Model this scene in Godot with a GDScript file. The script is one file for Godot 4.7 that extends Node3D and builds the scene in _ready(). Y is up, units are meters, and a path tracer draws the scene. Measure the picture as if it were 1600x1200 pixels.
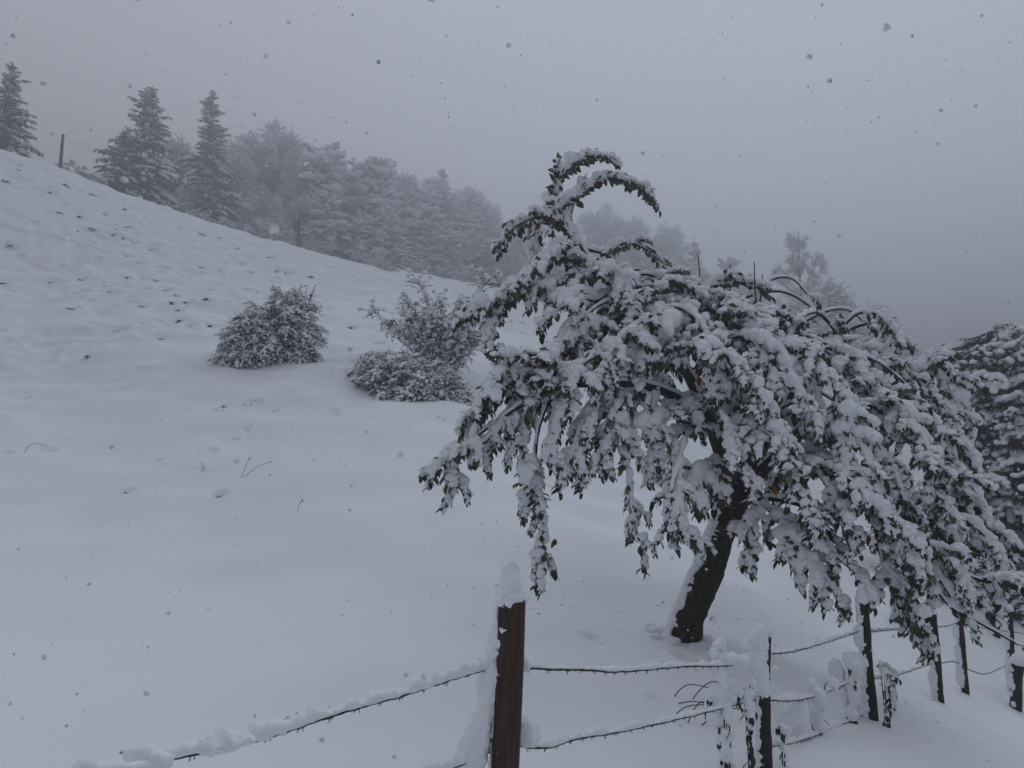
extends Node3D
# A snow-covered hillside with a leaning, snow-laden fruit tree behind a barbed-wire fence, forest in snowfall behind.

const SNOW_LIN := Color(0.82, 0.835, 0.86)
var rng := RandomNumberGenerator.new()
var noise := FastNoiseLite.new()
var soft_noise := FastNoiseLite.new()
var mats := {}
var taken := {}

# ---------------------------------------------------------------- mesh collecting
class Shape:
	var v := PackedVector3Array()
	var c := PackedColorArray()
	var i := PackedInt32Array()
	var uv := PackedVector2Array()
	func vert(p: Vector3, col: Color = Color.WHITE, t: Vector2 = Vector2.ZERO) -> int:
		v.push_back(p); c.push_back(col); uv.push_back(t)
		return v.size() - 1
	func tri(a: int, b: int, d: int) -> void:
		i.push_back(a); i.push_back(b); i.push_back(d)
	func quad(a: int, b: int, d: int, e: int) -> void:
		i.push_back(a); i.push_back(b); i.push_back(d)
		i.push_back(a); i.push_back(d); i.push_back(e)
	func mesh(material: Material) -> ArrayMesh:
		var n := PackedVector3Array()
		n.resize(v.size())
		for k in range(0, i.size(), 3):
			var a := i[k]; var b := i[k + 1]; var d := i[k + 2]
			var f := (v[d] - v[a]).cross(v[b] - v[a])
			n[a] += f; n[b] += f; n[d] += f
		for k in n.size():
			n[k] = n[k].normalized() if n[k].length_squared() > 1e-20 else Vector3.UP
		var arr := []
		arr.resize(Mesh.ARRAY_MAX)
		arr[Mesh.ARRAY_VERTEX] = v; arr[Mesh.ARRAY_NORMAL] = n; arr[Mesh.ARRAY_COLOR] = c
		arr[Mesh.ARRAY_TEX_UV] = uv; arr[Mesh.ARRAY_INDEX] = i
		var m := ArrayMesh.new()
		m.add_surface_from_arrays(Mesh.PRIMITIVE_TRIANGLES, arr)
		m.surface_set_material(0, material)
		return m

func frame(t: Vector3, ref: Vector3) -> Array:
	var s := t.cross(ref)
	if s.length() < 1e-3: s = t.cross(Vector3(0.9, 0.1, 0.4))
	s = s.normalized()
	return [s, s.cross(t).normalized()]

func tangent(p: PackedVector3Array, k: int) -> Vector3:
	var a := p[maxi(k - 1, 0)]; var b := p[mini(k + 1, p.size() - 1)]
	return (b - a).normalized() if (b - a).length() > 1e-6 else Vector3.UP

# a tapering tube along points; rough > 0 makes the surface uneven
func tube(s: Shape, p: PackedVector3Array, r0: float, r1: float, sides: int, col: Color, rough := 0.0, cap := false, rep := 1.0) -> void:
	var first := s.v.size()
	var ref := Vector3.UP if absf(tangent(p, 0).y) < 0.9 else Vector3.RIGHT
	var along := 0.0
	for k in p.size():
		var t := tangent(p, k)
		var f := frame(t, ref)
		ref = f[1]
		if k > 0: along += p[k].distance_to(p[k - 1])
		var r := lerpf(r0, r1, float(k) / maxf(1.0, p.size() - 1))
		for j in sides + 1:
			var a := TAU * (j % sides) / sides
			var q = r
			if rough > 0.0: q = r * (1.0 + rough * (noise.get_noise_3d(p[k].x * 500.0 + cos(a) * 90.0, p[k].y * 350.0, p[k].z * 500.0 + sin(a) * 90.0) + 0.5 * noise.get_noise_3d(p[k].x * 1500.0 + cos(a) * 260.0, p[k].y * 700.0, sin(a) * 260.0)))
			s.vert(p[k] + f[0] * cos(a) * q + f[1] * sin(a) * q, col, Vector2(float(j) / sides * rep, along))
	var w := sides + 1
	for k in p.size() - 1:
		for j in sides:
			var a := first + k * w + j
			s.quad(a, a + 1, a + w + 1, a + w)
	if cap:
		var e := s.vert(p[p.size() - 1], col)
		for j in sides: s.tri(first + (p.size() - 1) * w + j, first + (p.size() - 1) * w + j + 1, e)

# points of a smooth curve through the given ones
func smooth(p: Array, step: float) -> PackedVector3Array:
	var out := PackedVector3Array()
	for k in p.size() - 1:
		var a: Vector3 = p[maxi(k - 1, 0)]; var b: Vector3 = p[k]; var c: Vector3 = p[k + 1]; var d: Vector3 = p[mini(k + 2, p.size() - 1)]
		var n := maxi(1, int(ceil(b.distance_to(c) / step)))
		for j in n: out.push_back(b.cubic_interpolate(c, a, d, float(j) / n))
	out.push_back(p[p.size() - 1])
	return out

# snow lying along a line: width, height, unevenness
func snow_ridge(s: Shape, p: PackedVector3Array, w: float, h: float, uneven: float, up := Vector3.UP, sides := 9, ends := 0.25) -> void:
	var first := s.v.size()
	for k in p.size():
		var t := tangent(p, k)
		var side := t.cross(up)
		side = side.normalized() if side.length() > 0.08 else t.cross(Vector3(0.7, 0, 0.7)).normalized()
		var u := side.cross(t).normalized()
		if u.dot(up) < 0: u = -u
		var q := p[k]
		var n1 := noise.get_noise_3d(q.x * 520, q.y * 520, q.z * 520)
		var n2 := noise.get_noise_3d(q.x * 2100 + 50, q.y * 2100, q.z * 2100)
		var e := float(k) / maxf(1.0, p.size() - 1)
		var fade := clampf(minf(e, 1.0 - e) / ends, 0.0, 1.0) if ends > 0.0 else 1.0
		fade = sqrt(fade) * 0.95 + 0.05
		var hh := h * fade * maxf(0.5, 1.0 + uneven * (n1 * 1.3 + n2 * 0.7))
		var ww := w * fade * maxf(0.35, 1.0 + uneven * (n1 * 0.6 - n2 * 0.6))
		for j in sides:
			var a := TAU * j / sides
			var m := 1.0 + 0.30 * uneven * noise.get_noise_3d(q.x * 3500 + cos(a) * 90, q.y * 3500 + sin(a) * 90, q.z * 3500)
			s.vert(q + side * cos(a) * ww * m + u * (sin(a) * 0.6 + 0.42) * hh * m, Color.WHITE)
	for k in p.size() - 1:
		for j in sides:
			var a := first + k * sides + j; var b := first + k * sides + (j + 1) % sides
			s.quad(a, b, b + sides, a + sides)
	for e in 2:
		var k := 0 if e == 0 else p.size() - 1
		var mid := Vector3.ZERO
		for j in sides: mid += s.v[first + k * sides + j] / sides
		var m := s.vert(mid)
		for j in sides:
			var a := first + k * sides + j; var b := first + k * sides + (j + 1) % sides
			if e == 0: s.tri(a, m, b)
			else: s.tri(a, b, m)

# balls [centre, radii] melt into one lumpy skin (a summed field meshed as surface nets)
func melt(s: Shape, balls: Array, cell: float, grain := 0.0) -> void:
	if balls.is_empty(): return
	var lo := Vector3.INF; var hi := -Vector3.INF
	for b in balls:
		lo = lo.min(b[0] - b[1] * 1.6); hi = hi.max(b[0] + b[1] * 1.6)
	lo -= Vector3.ONE * cell * 1.5; hi += Vector3.ONE * cell * 1.5
	var nx := int((hi.x - lo.x) / cell) + 2; var ny := int((hi.y - lo.y) / cell) + 2; var nz := int((hi.z - lo.z) / cell) + 2
	var f := PackedFloat32Array()
	f.resize(nx * ny * nz)
	for b in balls:
		var c: Vector3 = (b[0] - lo) / cell
		var r: Vector3 = b[1] * 1.6 / cell
		for z in range(maxi(0, int(c.z - r.z)), mini(nz, int(c.z + r.z) + 2)):
			var dz := (z - c.z) / r.z
			for y in range(maxi(0, int(c.y - r.y)), mini(ny, int(c.y + r.y) + 2)):
				var dy := (y - c.y) / r.y
				var q0 := dz * dz + dy * dy
				if q0 >= 1.0: continue
				for x in range(maxi(0, int(c.x - r.x)), mini(nx, int(c.x + r.x) + 2)):
					var dx := (x - c.x) / r.x
					var q := 1.0 - q0 - dx * dx
					if q > 0.0: f[(z * ny + y) * nx + x] += q * q
	var iso := 0.372
	var id := PackedInt32Array()
	id.resize(nx * ny * nz); id.fill(-1)
	var off := [0, 1, nx, nx + 1, nx * ny, nx * ny + 1, nx * ny + nx, nx * ny + nx + 1]
	var first := s.v.size()
	for z in nz - 1:
		for y in ny - 1:
			for x in nx - 1:
				var at := (z * ny + y) * nx + x
				var mask := 0
				for k in 8:
					if f[at + off[k]] > iso: mask |= 1 << k
				if mask == 0 or mask == 255: continue
				var sum := Vector3.ZERO; var n := 0
				for e in 12:
					var a: int; var b: int
					if e < 4: a = e * 2; b = a + 1
					elif e < 8: a = (e - 4) % 2 + 4 * ((e - 4) / 2); b = a + 2
					else: a = e - 8; b = a + 4
					if (mask >> a & 1) == (mask >> b & 1): continue
					var fa := f[at + off[a]]; var fb := f[at + off[b]]
					var t := (iso - fa) / (fb - fa)
					sum += Vector3(a & 1, a >> 1 & 1, a >> 2).lerp(Vector3(b & 1, b >> 1 & 1, b >> 2), t); n += 1
				var p := lo + (Vector3(x, y, z) + sum / n) * cell
				if grain > 0.0:
					var g1 := Vector3(noise.get_noise_3d(p.x * 4500, p.y * 4500, p.z * 4500), noise.get_noise_3d(p.x * 4500 + 99, p.y * 4500, p.z * 4500), noise.get_noise_3d(p.x * 4500, p.y * 4500 + 99, p.z * 4500))
					var g2 := Vector3(soft_noise.get_noise_3d(p.x * 1900, p.y * 1900, p.z * 1900), soft_noise.get_noise_3d(p.x * 1900 + 99, p.y * 1900, p.z * 1900), soft_noise.get_noise_3d(p.x * 1900, p.y * 1900 + 99, p.z * 1900))
					p += (g1 * 2.2 + g2 * 2.6) * grain
				id[at] = s.vert(p)
	for z in range(1, nz - 1):
		for y in range(1, ny - 1):
			for x in range(1, nx - 1):
				var at := (z * ny + y) * nx + x
				var here := f[at] > iso
				for ax in 3:
					var st: int = [1, nx, nx * ny][ax]
					if (f[at + st] > iso) == here: continue
					var u: int = [nx, nx * ny, 1][ax]; var w: int = [nx * ny, 1, nx][ax]
					var a := id[at]; var b := id[at - u]; var c := id[at - u - w]; var d := id[at - w]
					if a < 0 or b < 0 or c < 0 or d < 0: continue
					if here: s.quad(a, d, c, b)
					else: s.quad(a, b, c, d)

func blob(c: Vector3, r: float, flat := 0.75) -> Array: return [c, Vector3(r, r * flat, r)]

# ---------------------------------------------------------------- naming and labelling
func numbered(called: String) -> String:
	var n: int = taken.get(called, 0)
	taken[called] = n + 1
	return called if n == 0 else "%s_%03d" % [called, n]
func tag(o: Node, label: String, category: String, group := "") -> Node:
	o.set_meta("label", label); o.set_meta("category", category)
	if group: o.set_meta("group", group)
	return o
func thing(called: String, at: Vector3, label: String, category: String, group := "") -> Node3D:
	var o := Node3D.new()
	o.name = numbered(called); o.position = at
	add_child(o, true)
	tag(o, label, category, group)
	return o
func put(called: String, m: Mesh, parent: Node, at := Transform3D.IDENTITY) -> MeshInstance3D:
	var o := MeshInstance3D.new()
	o.name = called if parent != self else numbered(called)
	o.mesh = m; o.transform = at
	parent.add_child(o, true)
	return o
func many(called: String, m: Mesh, where: Array, parent: Node, stuff := true) -> void:
	if where.is_empty(): return
	var mm := MultiMesh.new()
	mm.transform_format = MultiMesh.TRANSFORM_3D
	mm.mesh = m
	mm.instance_count = where.size()
	for k in where.size(): mm.set_instance_transform(k, where[k])
	var o := MultiMeshInstance3D.new()
	o.name = called if parent != self else numbered(called)
	o.multimesh = mm
	parent.add_child(o, true)
	if stuff: o.set_meta("kind", "stuff")

func R(a: float, b: float) -> float: return rng.randf_range(a, b)
func turned(dir: Vector3, at: Vector3, size := 1.0, wide := 1.0) -> Transform3D:   # x along dir (level heading kept), y up
	var x := Vector3(dir.x, 0, dir.z)
	x = x.normalized() if x.length() > 1e-3 else Vector3.RIGHT
	var z := x.cross(Vector3.UP)
	return Transform3D(Basis(x * size, Vector3.UP * size, z * size * wide), at)

# ---------------------------------------------------------------- materials
func noise_tex(freq: float, lo: Color, hi: Color, normal := false, seed_ := 3, bump := 4.0) -> NoiseTexture2D:
	var n := FastNoiseLite.new()
	n.seed = seed_; n.frequency = freq; n.fractal_octaves = 5
	var t := NoiseTexture2D.new()
	t.width = 512; t.height = 512; t.seamless = true; t.noise = n
	if normal: t.as_normal_map = true; t.bump_strength = bump
	else:
		var g := Gradient.new()
		g.set_color(0, lo); g.set_color(1, hi)
		t.color_ramp = g
	return t
func lin(r: float, g: float, b: float) -> Color: return Color(r, g, b).linear_to_srgb()
func make_materials() -> void:
	var snow := StandardMaterial3D.new()
	snow.albedo_color = SNOW_LIN.linear_to_srgb(); snow.roughness = 0.95; snow.metallic_specular = 0.2
	snow.normal_enabled = true; snow.normal_texture = noise_tex(0.03, Color.BLACK, Color.WHITE, true, 5, 6.0); snow.normal_scale = 0.35
	snow.uv1_triplanar = true; snow.uv1_world_triplanar = true; snow.uv1_scale = Vector3.ONE * 4.0
	mats.snow = snow
	var ground := snow.duplicate()
	ground.uv1_scale = Vector3.ONE * 1.3; ground.normal_scale = 0.4
	mats.ground = ground
	var far := StandardMaterial3D.new()
	far.albedo_color = SNOW_LIN.linear_to_srgb(); far.roughness = 1.0; far.metallic_specular = 0.1
	mats.far_snow = far
	var leaf := StandardMaterial3D.new()
	leaf.vertex_color_use_as_albedo = true; leaf.roughness = 0.7; leaf.metallic_specular = 0.3
	mats.leaf = leaf
	var bark := StandardMaterial3D.new()
	bark.albedo_texture = noise_tex(0.02, lin(0.012, 0.010, 0.009), lin(0.085, 0.066, 0.054), false, 8); bark.roughness = 0.95
	bark.heightmap_enabled = true; bark.heightmap_texture = noise_tex(0.03, Color.BLACK, Color.WHITE, false, 9); bark.heightmap_scale = 2.2
	bark.uv1_scale = Vector3(2, 1.2, 1)
	mats.bark = bark
	var wood := StandardMaterial3D.new()
	wood.albedo_texture = noise_tex(0.02, lin(0.028, 0.017, 0.012), lin(0.09, 0.05, 0.036), false, 12); wood.roughness = 0.85
	wood.heightmap_enabled = true; wood.heightmap_texture = noise_tex(0.03, Color.BLACK, Color.WHITE, false, 13); wood.heightmap_scale = 0.25
	wood.uv1_scale = Vector3(2.3, 0.4, 1)
	mats.wood = wood
	var grey := wood.duplicate()
	grey.albedo_texture = noise_tex(0.02, lin(0.012, 0.009, 0.008), lin(0.05, 0.036, 0.03), false, 14)
	mats.post = grey
	var wire := StandardMaterial3D.new()
	wire.albedo_color = lin(0.03, 0.024, 0.022); wire.roughness = 0.6; wire.metallic = 0.4
	mats.wire = wire

# ---------------------------------------------------------------- terrain
var anchors: Array[Vector3] = [
	Vector3(-2.78, 0.06, -4.4), Vector3(-1.42, 0.03, -4.5), Vector3(-0.36, 0.02, -4.6), Vector3(-3.84, 0.16, -6), Vector3(-1.92, 0.16, -6), Vector3(0, 0.16, -5.8), Vector3(-5.84, 0.45, -9), Vector3(-2.98, 0.42, -9.2), Vector3(0, 0.36, -9.6), Vector3(-8.54, 1.46, -13), Vector3(-4.27, 1.46, -13), Vector3(-0.66, 1.45, -13.5), Vector3(-13.31, 3.8, -20), Vector3(-7.9, 3.7, -19), Vector3(-5.05, 3.54, -19), Vector3(-1.49, 2.99, -18), Vector3(-22.25, 9.36, -33), Vector3(-13.06, 8.9, -31), Vector3(-6.82, 4.59, -21.5), Vector3(-7.07, 10.73, -42), Vector3(-1.08, 5.31, -26), Vector3(-41.23, 26.92, -60), Vector3(-37.77, 26.33, -63), Vector3(-34.3, 25.35, -67), Vector3(-30.61, 24.72, -72), Vector3(-27.11, 24.42, -80), Vector3(-22.83, 25.78, -90), Vector3(-16.56, 26.82, -98), Vector3(-9.1, 27.15, -108), Vector3(-3.84, 27.98, -114), Vector3(1.51, -0.18, -4.9), Vector3(3, -0.58, -6.75), Vector3(4.91, -1.1, -9.2), Vector3(5.87, -1.29, -10.4), Vector3(7.16, -1.57, -11.5), Vector3(3.92, -0.61, -6.2), Vector3(1.78, -0.16, -5), Vector3(5.47, -0.97, -8.6), Vector3(1.74, 0.05, -8), Vector3(1.23, 0.05, -7.3), Vector3(3.73, 0.1, -11.5), Vector3(2.45, 0.81, -15), Vector3(3.63, 2.19, -22), Vector3(2.75, 6.28, -33), Vector3(6.43, -0.77, -13.5), Vector3(5.47, -0.18, -13.5), Vector3(8.18, -1.07, -14.5), Vector3(9.66, -1.4, -15), Vector3(9.74, -0.77, -20), Vector3(14.21, -2.15, -22),
	Vector3(-60, 27, -84), Vector3(-56, 27, -110), Vector3(-36, 29, -125), Vector3(-12, 31, -150), Vector3(5, 26, -112), Vector3(13, 25, -120), Vector3(34, 24, -126), Vector3(33, 15, -88), Vector3(25, 9, -62),
	Vector3(36, 26, -135), Vector3(18, 33, -143), Vector3(28, 33, -146), Vector3(10, 34, -200), Vector3(44, 11, -84), Vector3(62, 13.5, -100), Vector3(85, 15, -110), Vector3(60, 11, -74), Vector3(95, 14, -90), Vector3(120, 18, -150), Vector3(40, 4, -50), Vector3(22, 1, -40), Vector3(30, -3, -30), Vector3(20, -3.5, -18), Vector3(12, -2.5, -11), Vector3(8, -1.6, -6),
	Vector3(0, 0.1, 0), Vector3(-6, 0.4, 0), Vector3(5, -1.0, -1), Vector3(0, 0, 8), Vector3(-12, 1.5, 6), Vector3(12, -2.5, 4), Vector3(-40, 12, 0), Vector3(-80, 28, -40), Vector3(40, -6, 10), Vector3(0, -3, 60),
	Vector3(-300, 30, -150), Vector3(-150, 32, -300), Vector3(0, 34, -350), Vector3(180, 24, -320), Vector3(300, 14, -120), Vector3(250, -12, 150), Vector3(0, -20, 300), Vector3(-280, 25, 180)]
var weights := PackedFloat64Array()
const SOFT := 14.0
func kernel(dx: float, dz: float) -> float: return sqrt(dx * dx + dz * dz + SOFT)
func solve_ground() -> void:
	var n := anchors.size()
	var m := n + 3
	var a := []
	for i in m:
		var row := PackedFloat64Array()
		row.resize(m + 1)
		a.push_back(row)
	for i in n:
		var p := anchors[i]
		for j in n: a[i][j] = kernel(p.x - anchors[j].x, p.z - anchors[j].z) - (0.15 if i == j else 0.0)
		a[i][n] = 1.0; a[i][n + 1] = p.x; a[i][n + 2] = p.z; a[i][m] = p.y
		a[n][i] = 1.0; a[n + 1][i] = p.x; a[n + 2][i] = p.z
	for i in m:
		var best := i
		for k in range(i + 1, m):
			if absf(a[k][i]) > absf(a[best][i]): best = k
		var t = a[i]; a[i] = a[best]; a[best] = t
		for k in range(i + 1, m):
			var q: float = a[k][i] / a[i][i]
			if q == 0.0: continue
			for j in range(i, m + 1): a[k][j] -= q * a[i][j]
	weights.resize(m)
	for i in range(m - 1, -1, -1):
		var sum: float = a[i][m]
		for j in range(i + 1, m): sum -= a[i][j] * weights[j]
		weights[i] = sum / a[i][i]
var pits: Array[Vector4] = []   # x, z, radius, depth
var pit_rows := {}
func base_ground(x: float, z: float) -> float:
	var n := anchors.size()
	var y := weights[n] + weights[n + 1] * x + weights[n + 2] * z
	for j in n:
		var dx := x - anchors[j].x; var dz := z - anchors[j].z
		y += weights[j] * sqrt(dx * dx + dz * dz + SOFT)
	return y
func unevenness(x: float, z: float) -> float:   # drifts, then tussocks under the snow that show more on the rough hillside
	var d := sqrt(x * x + z * z)
	var y := noise.get_noise_2d(x * 14, z * 14) * 0.10 * clampf(d / 6.0, 0.3, 2.2)
	y += soft_noise.get_noise_2d(x * 50 + 300, z * 50) * 0.045 * clampf(d / 9.0, 0.25, 2.8)
	var rough := clampf((d - 10.0) / 12.0, 0.04, 1.5) * clampf(0.55 - x * 0.05, 0.3, 1.4)
	y += smoothstep(-0.1, 0.6, soft_noise.get_noise_2d(x * 95 - 500, z * 120)) * 0.055 * rough * smoothstep(-0.5, 0.4, soft_noise.get_noise_2d(x * 16 + 900, z * 16))
	return y
func ground(x: float, z: float) -> float: return base_ground(x, z) + unevenness(x, z)

func build_ground() -> void:
	var angles := PackedFloat32Array()
	for k in 640: angles.push_back(deg_to_rad(-43.0 + 86.0 * k / 639.0))
	for k in 55: angles.push_back(deg_to_rad(43.0 + 274.0 * (k + 1) / 56.0))
	var radii := PackedFloat32Array()
	for k in 10: radii.push_back(0.4 * pow(3.2 / 0.4, k / 10.0))
	for k in 860: radii.push_back(3.2 * pow(125.0 / 3.2, k / 860.0))
	for k in 22: radii.push_back(125.0 * pow(420.0 / 125.0, k / 21.0))
	var s := Shape.new()
	var w := angles.size()
	var fine := 640
	var step := 4   # the broad shape is worked out on every fourth spoke and ring, the unevenness on all
	var cols := PackedFloat32Array()
	for k in w + 1:
		if k % step == 0 or k == w: cols.push_back(k)
	var broad := []
	var rings := []
	for k in radii.size():
		if k % step == 0 or k == radii.size() - 1: rings.push_back(k)
	for ri in rings:
		var row := PackedFloat32Array()
		for c in cols:
			var an := angles[int(c) % w]
			row.push_back(base_ground(sin(an) * radii[ri], -cos(an) * radii[ri]))
		broad.push_back(row)
	for ri in radii.size():
		var r := radii[ri]
		var b0 := mini(ri / step, rings.size() - 2)
		var fr: float = float(ri - rings[b0]) / (rings[b0 + 1] - rings[b0])
		for k in w:
			var x := sin(angles[k]) * r; var z := -cos(angles[k]) * r
			var c0 := k / step
			var fc := (k - cols[c0]) / (cols[c0 + 1] - cols[c0])
			var y: float = lerpf(lerpf(broad[b0][c0], broad[b0][c0 + 1], fc), lerpf(broad[b0 + 1][c0], broad[b0 + 1][c0 + 1], fc), fr)
			s.v.push_back(Vector3(x, y + unevenness(x, z), z))
	s.c.resize(s.v.size()); s.c.fill(Color.WHITE); s.uv.resize(s.v.size())
	# hoof holes and hollows where grass breaks through
	for p in pits:
		var pr := sqrt(p.x * p.x + p.y * p.y)
		var pa := atan2(p.x, -p.y)
		var reach := p.z * 2.2
		var k0 := int((rad_to_deg(pa - reach / pr) + 43.0) / 86.0 * 639.0); var k1 := int((rad_to_deg(pa + reach / pr) + 43.0) / 86.0 * 639.0) + 1
		for ri in radii.size():
			if absf(radii[ri] - pr) > reach: continue
			for k in range(maxi(0, k0), mini(fine, k1 + 1)):
				var q := s.v[ri * w + k]
				var d := Vector2(q.x - p.x, (q.z - p.y)).length() / p.z
				if d < 2.2: s.v[ri * w + k].y += p.w * (-exp(-d * d * 1.6) + 0.25 * exp(-(d - 1.5) * (d - 1.5) * 5.0))
	for ri in radii.size() - 1:
		for k in w:
			var a := ri * w + k; var b := ri * w + (k + 1) % w
			s.quad(a, b, b + w, a + w)
	var mid := s.vert(Vector3(0, ground(0, 0), 0))
	for k in w: s.tri(mid, (k + 1) % w, k)
	var o := put("snowfield_ground", s.mesh(mats.ground), self)
	o.set_meta("kind", "structure"); o.set_meta("label", "snow-covered hillside meadow rising to the left with tussocks and hollows")

# ---------------------------------------------------------------- sprays of leaves, twigs and snow
func leaf_blade(s: Shape, base: Vector3, dir: Vector3, up: Vector3, length: float, wide: float, col: Color, bend := 0.25) -> void:
	var side := dir.cross(up).normalized()
	var u := side.cross(dir).normalized()
	var m1 := base + dir * length * 0.35 - u * wide * 0.1
	var m2 := base + dir * length * 0.7 - u * length * bend * 0.4
	var tip := base + dir * length * 0.96 - u * length * bend
	var a := s.vert(base, col)
	var b := s.vert(m1 + side * wide * 0.46 + u * wide * 0.16, col); var c := s.vert(m1, col * 0.9); var d := s.vert(m1 - side * wide * 0.46 + u * wide * 0.16, col)
	var e := s.vert(m2 + side * wide * 0.4 + u * wide * 0.1, col); var f := s.vert(m2, col * 0.9); var g := s.vert(m2 - side * wide * 0.4 + u * wide * 0.1, col)
	var h := s.vert(tip, col)
	s.tri(a, b, c); s.tri(a, c, d)
	s.quad(b, e, f, c); s.quad(c, f, g, d)
	s.tri(e, h, f); s.tri(f, h, g)

# a leafy shoot: droop 0 level .. 2 hanging; returns [twig and leaves, snow]
func make_shoot(length: float, droop: float, leaf: float, cover: float, bare := 0.0) -> Array:
	var s := Shape.new(); var balls := []
	var p := PackedVector3Array(); var at := Vector3.ZERO
	var pitch := lerpf(0.55, -0.75, droop * 0.5) + R(-0.1, 0.1)
	var yaw := 0.0
	var n := 14
	for k in n + 1:
		p.push_back(at)
		pitch -= lerpf(0.06, 0.075, droop * 0.5) * R(0.6, 1.4)
		pitch = maxf(pitch, -1.5)
		yaw += R(-0.16, 0.16)
		at += Vector3(cos(pitch) * cos(yaw), sin(pitch), cos(pitch) * sin(yaw)) * length / n
	tube(s, p, 0.007, 0.003, 5, Color(0.026, 0.021, 0.018))
	var count := int(length / 0.017)
	for k in count:
		var e := pow((k + R(0.0, 1.0)) / count, 0.85)
		var fi := e * n * 0.999
		var i0 := mini(int(fi), n - 1)
		var q := p[i0].lerp(p[i0 + 1], fi - i0)
		var t := tangent(p, i0)
		if R(0, 1) < bare: continue
		var a := R(0, TAU)
		var f := frame(t, Vector3.UP)
		var out: Vector3 = f[0] * cos(a) + f[1] * sin(a)
		var dir := (out * R(0.5, 1.1) + t * R(0.1, 0.8) + Vector3.DOWN * R(0.2, 1.25)).normalized()
		var ll := leaf * R(0.6, 1.2)
		var tone := R(0.5, 1.5)
		var col := Color(0.054, 0.060, 0.036) * tone
		var pick := R(0, 1)
		if pick < 0.34: col = Color(0.105, 0.108, 0.082) * tone      # paler underside
		elif pick < 0.43: col = Color(0.11, 0.088, 0.03) * tone   # turning
		leaf_blade(s, q + dir * 0.012, dir, Vector3.UP.lerp(out, R(0.0, 0.9)), ll, ll * R(0.4, 0.55), col, R(0.0, 0.45))
		if R(0, 1) < 0.85 * cover and dir.y > -0.93:
			var lift := dir.cross(Vector3.UP).cross(dir).normalized()
			var bs := leaf * R(0.12, 0.21) * sqrt(cover)
			var across := dir.cross(lift)
			for j in 4:
				if j > 1 and R(0, 1) < 0.4: break
				var slim := 1.08 - 0.2 * j
				balls.push_back([q + dir * ll * (0.10 + 0.2 * j) + lift * bs * 0.45 + across * R(-0.3, 0.3) * bs, (Vector3.ONE * 0.55 + dir.abs() * 0.45 + across.abs() * 0.35) * bs * slim * R(0.85, 1.15)])
	var steps := int(length / 0.022)
	var gap := R(0, 100)
	for k in steps:
		var thick := 1.0 + 1.9 * noise.get_noise_1d(k * 22.0 + gap * 90.0)
		if thick < 0.7: continue
		var fi2 := float(k) / steps * n
		var j0 := mini(int(fi2), n - 1)
		var q2 := p[j0].lerp(p[j0 + 1], fi2 - j0)
		var r := 0.0215 * R(0.6, 1.35) * sqrt(cover) * thick
		for m in 2: balls.push_back([q2 + Vector3(R(-0.02, 0.02), r * R(0.6, 1.2), R(-0.03, 0.03)), Vector3(R(0.8, 1.3), R(0.7, 1.0), R(0.8, 1.3)) * r])
	var w := Shape.new()
	melt(w, balls, 0.0095, 0.0042)
	return [s.mesh(mats.leaf), w.mesh(mats.snow)]

# a heavy drooping cover of snow bridging several shoots
func make_pad(length: float, wide: float) -> Mesh:
	var balls := []
	var at := Vector3.ZERO; var pitch := 0.15
	var n := int(length / 0.05)
	for k in n:
		var e := float(k) / n
		var r := wide * (0.55 + 0.45 * sin(PI * (0.15 + 0.8 * e))) * R(0.8, 1.15)
		balls.push_back([at + Vector3(0, r * 0.25, R(-0.3, 0.3) * wide), Vector3(r, r * R(0.6, 0.85), r)])
		for j in 2:
			var sr := r * R(0.3, 0.5)
			balls.push_back([at + Vector3(R(-0.03, 0.03), -r * R(0.1, 0.5), (1 if j else -1) * r * R(0.6, 1.0)), Vector3(sr, sr * 1.2, sr)])
		pitch -= 0.11 * R(0.4, 1.5)
		at += Vector3(cos(pitch), sin(pitch), R(-0.2, 0.2)) * 0.05
	var s := Shape.new()
	melt(s, balls, 0.018, 0.004)
	return s.mesh(mats.snow)

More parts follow.
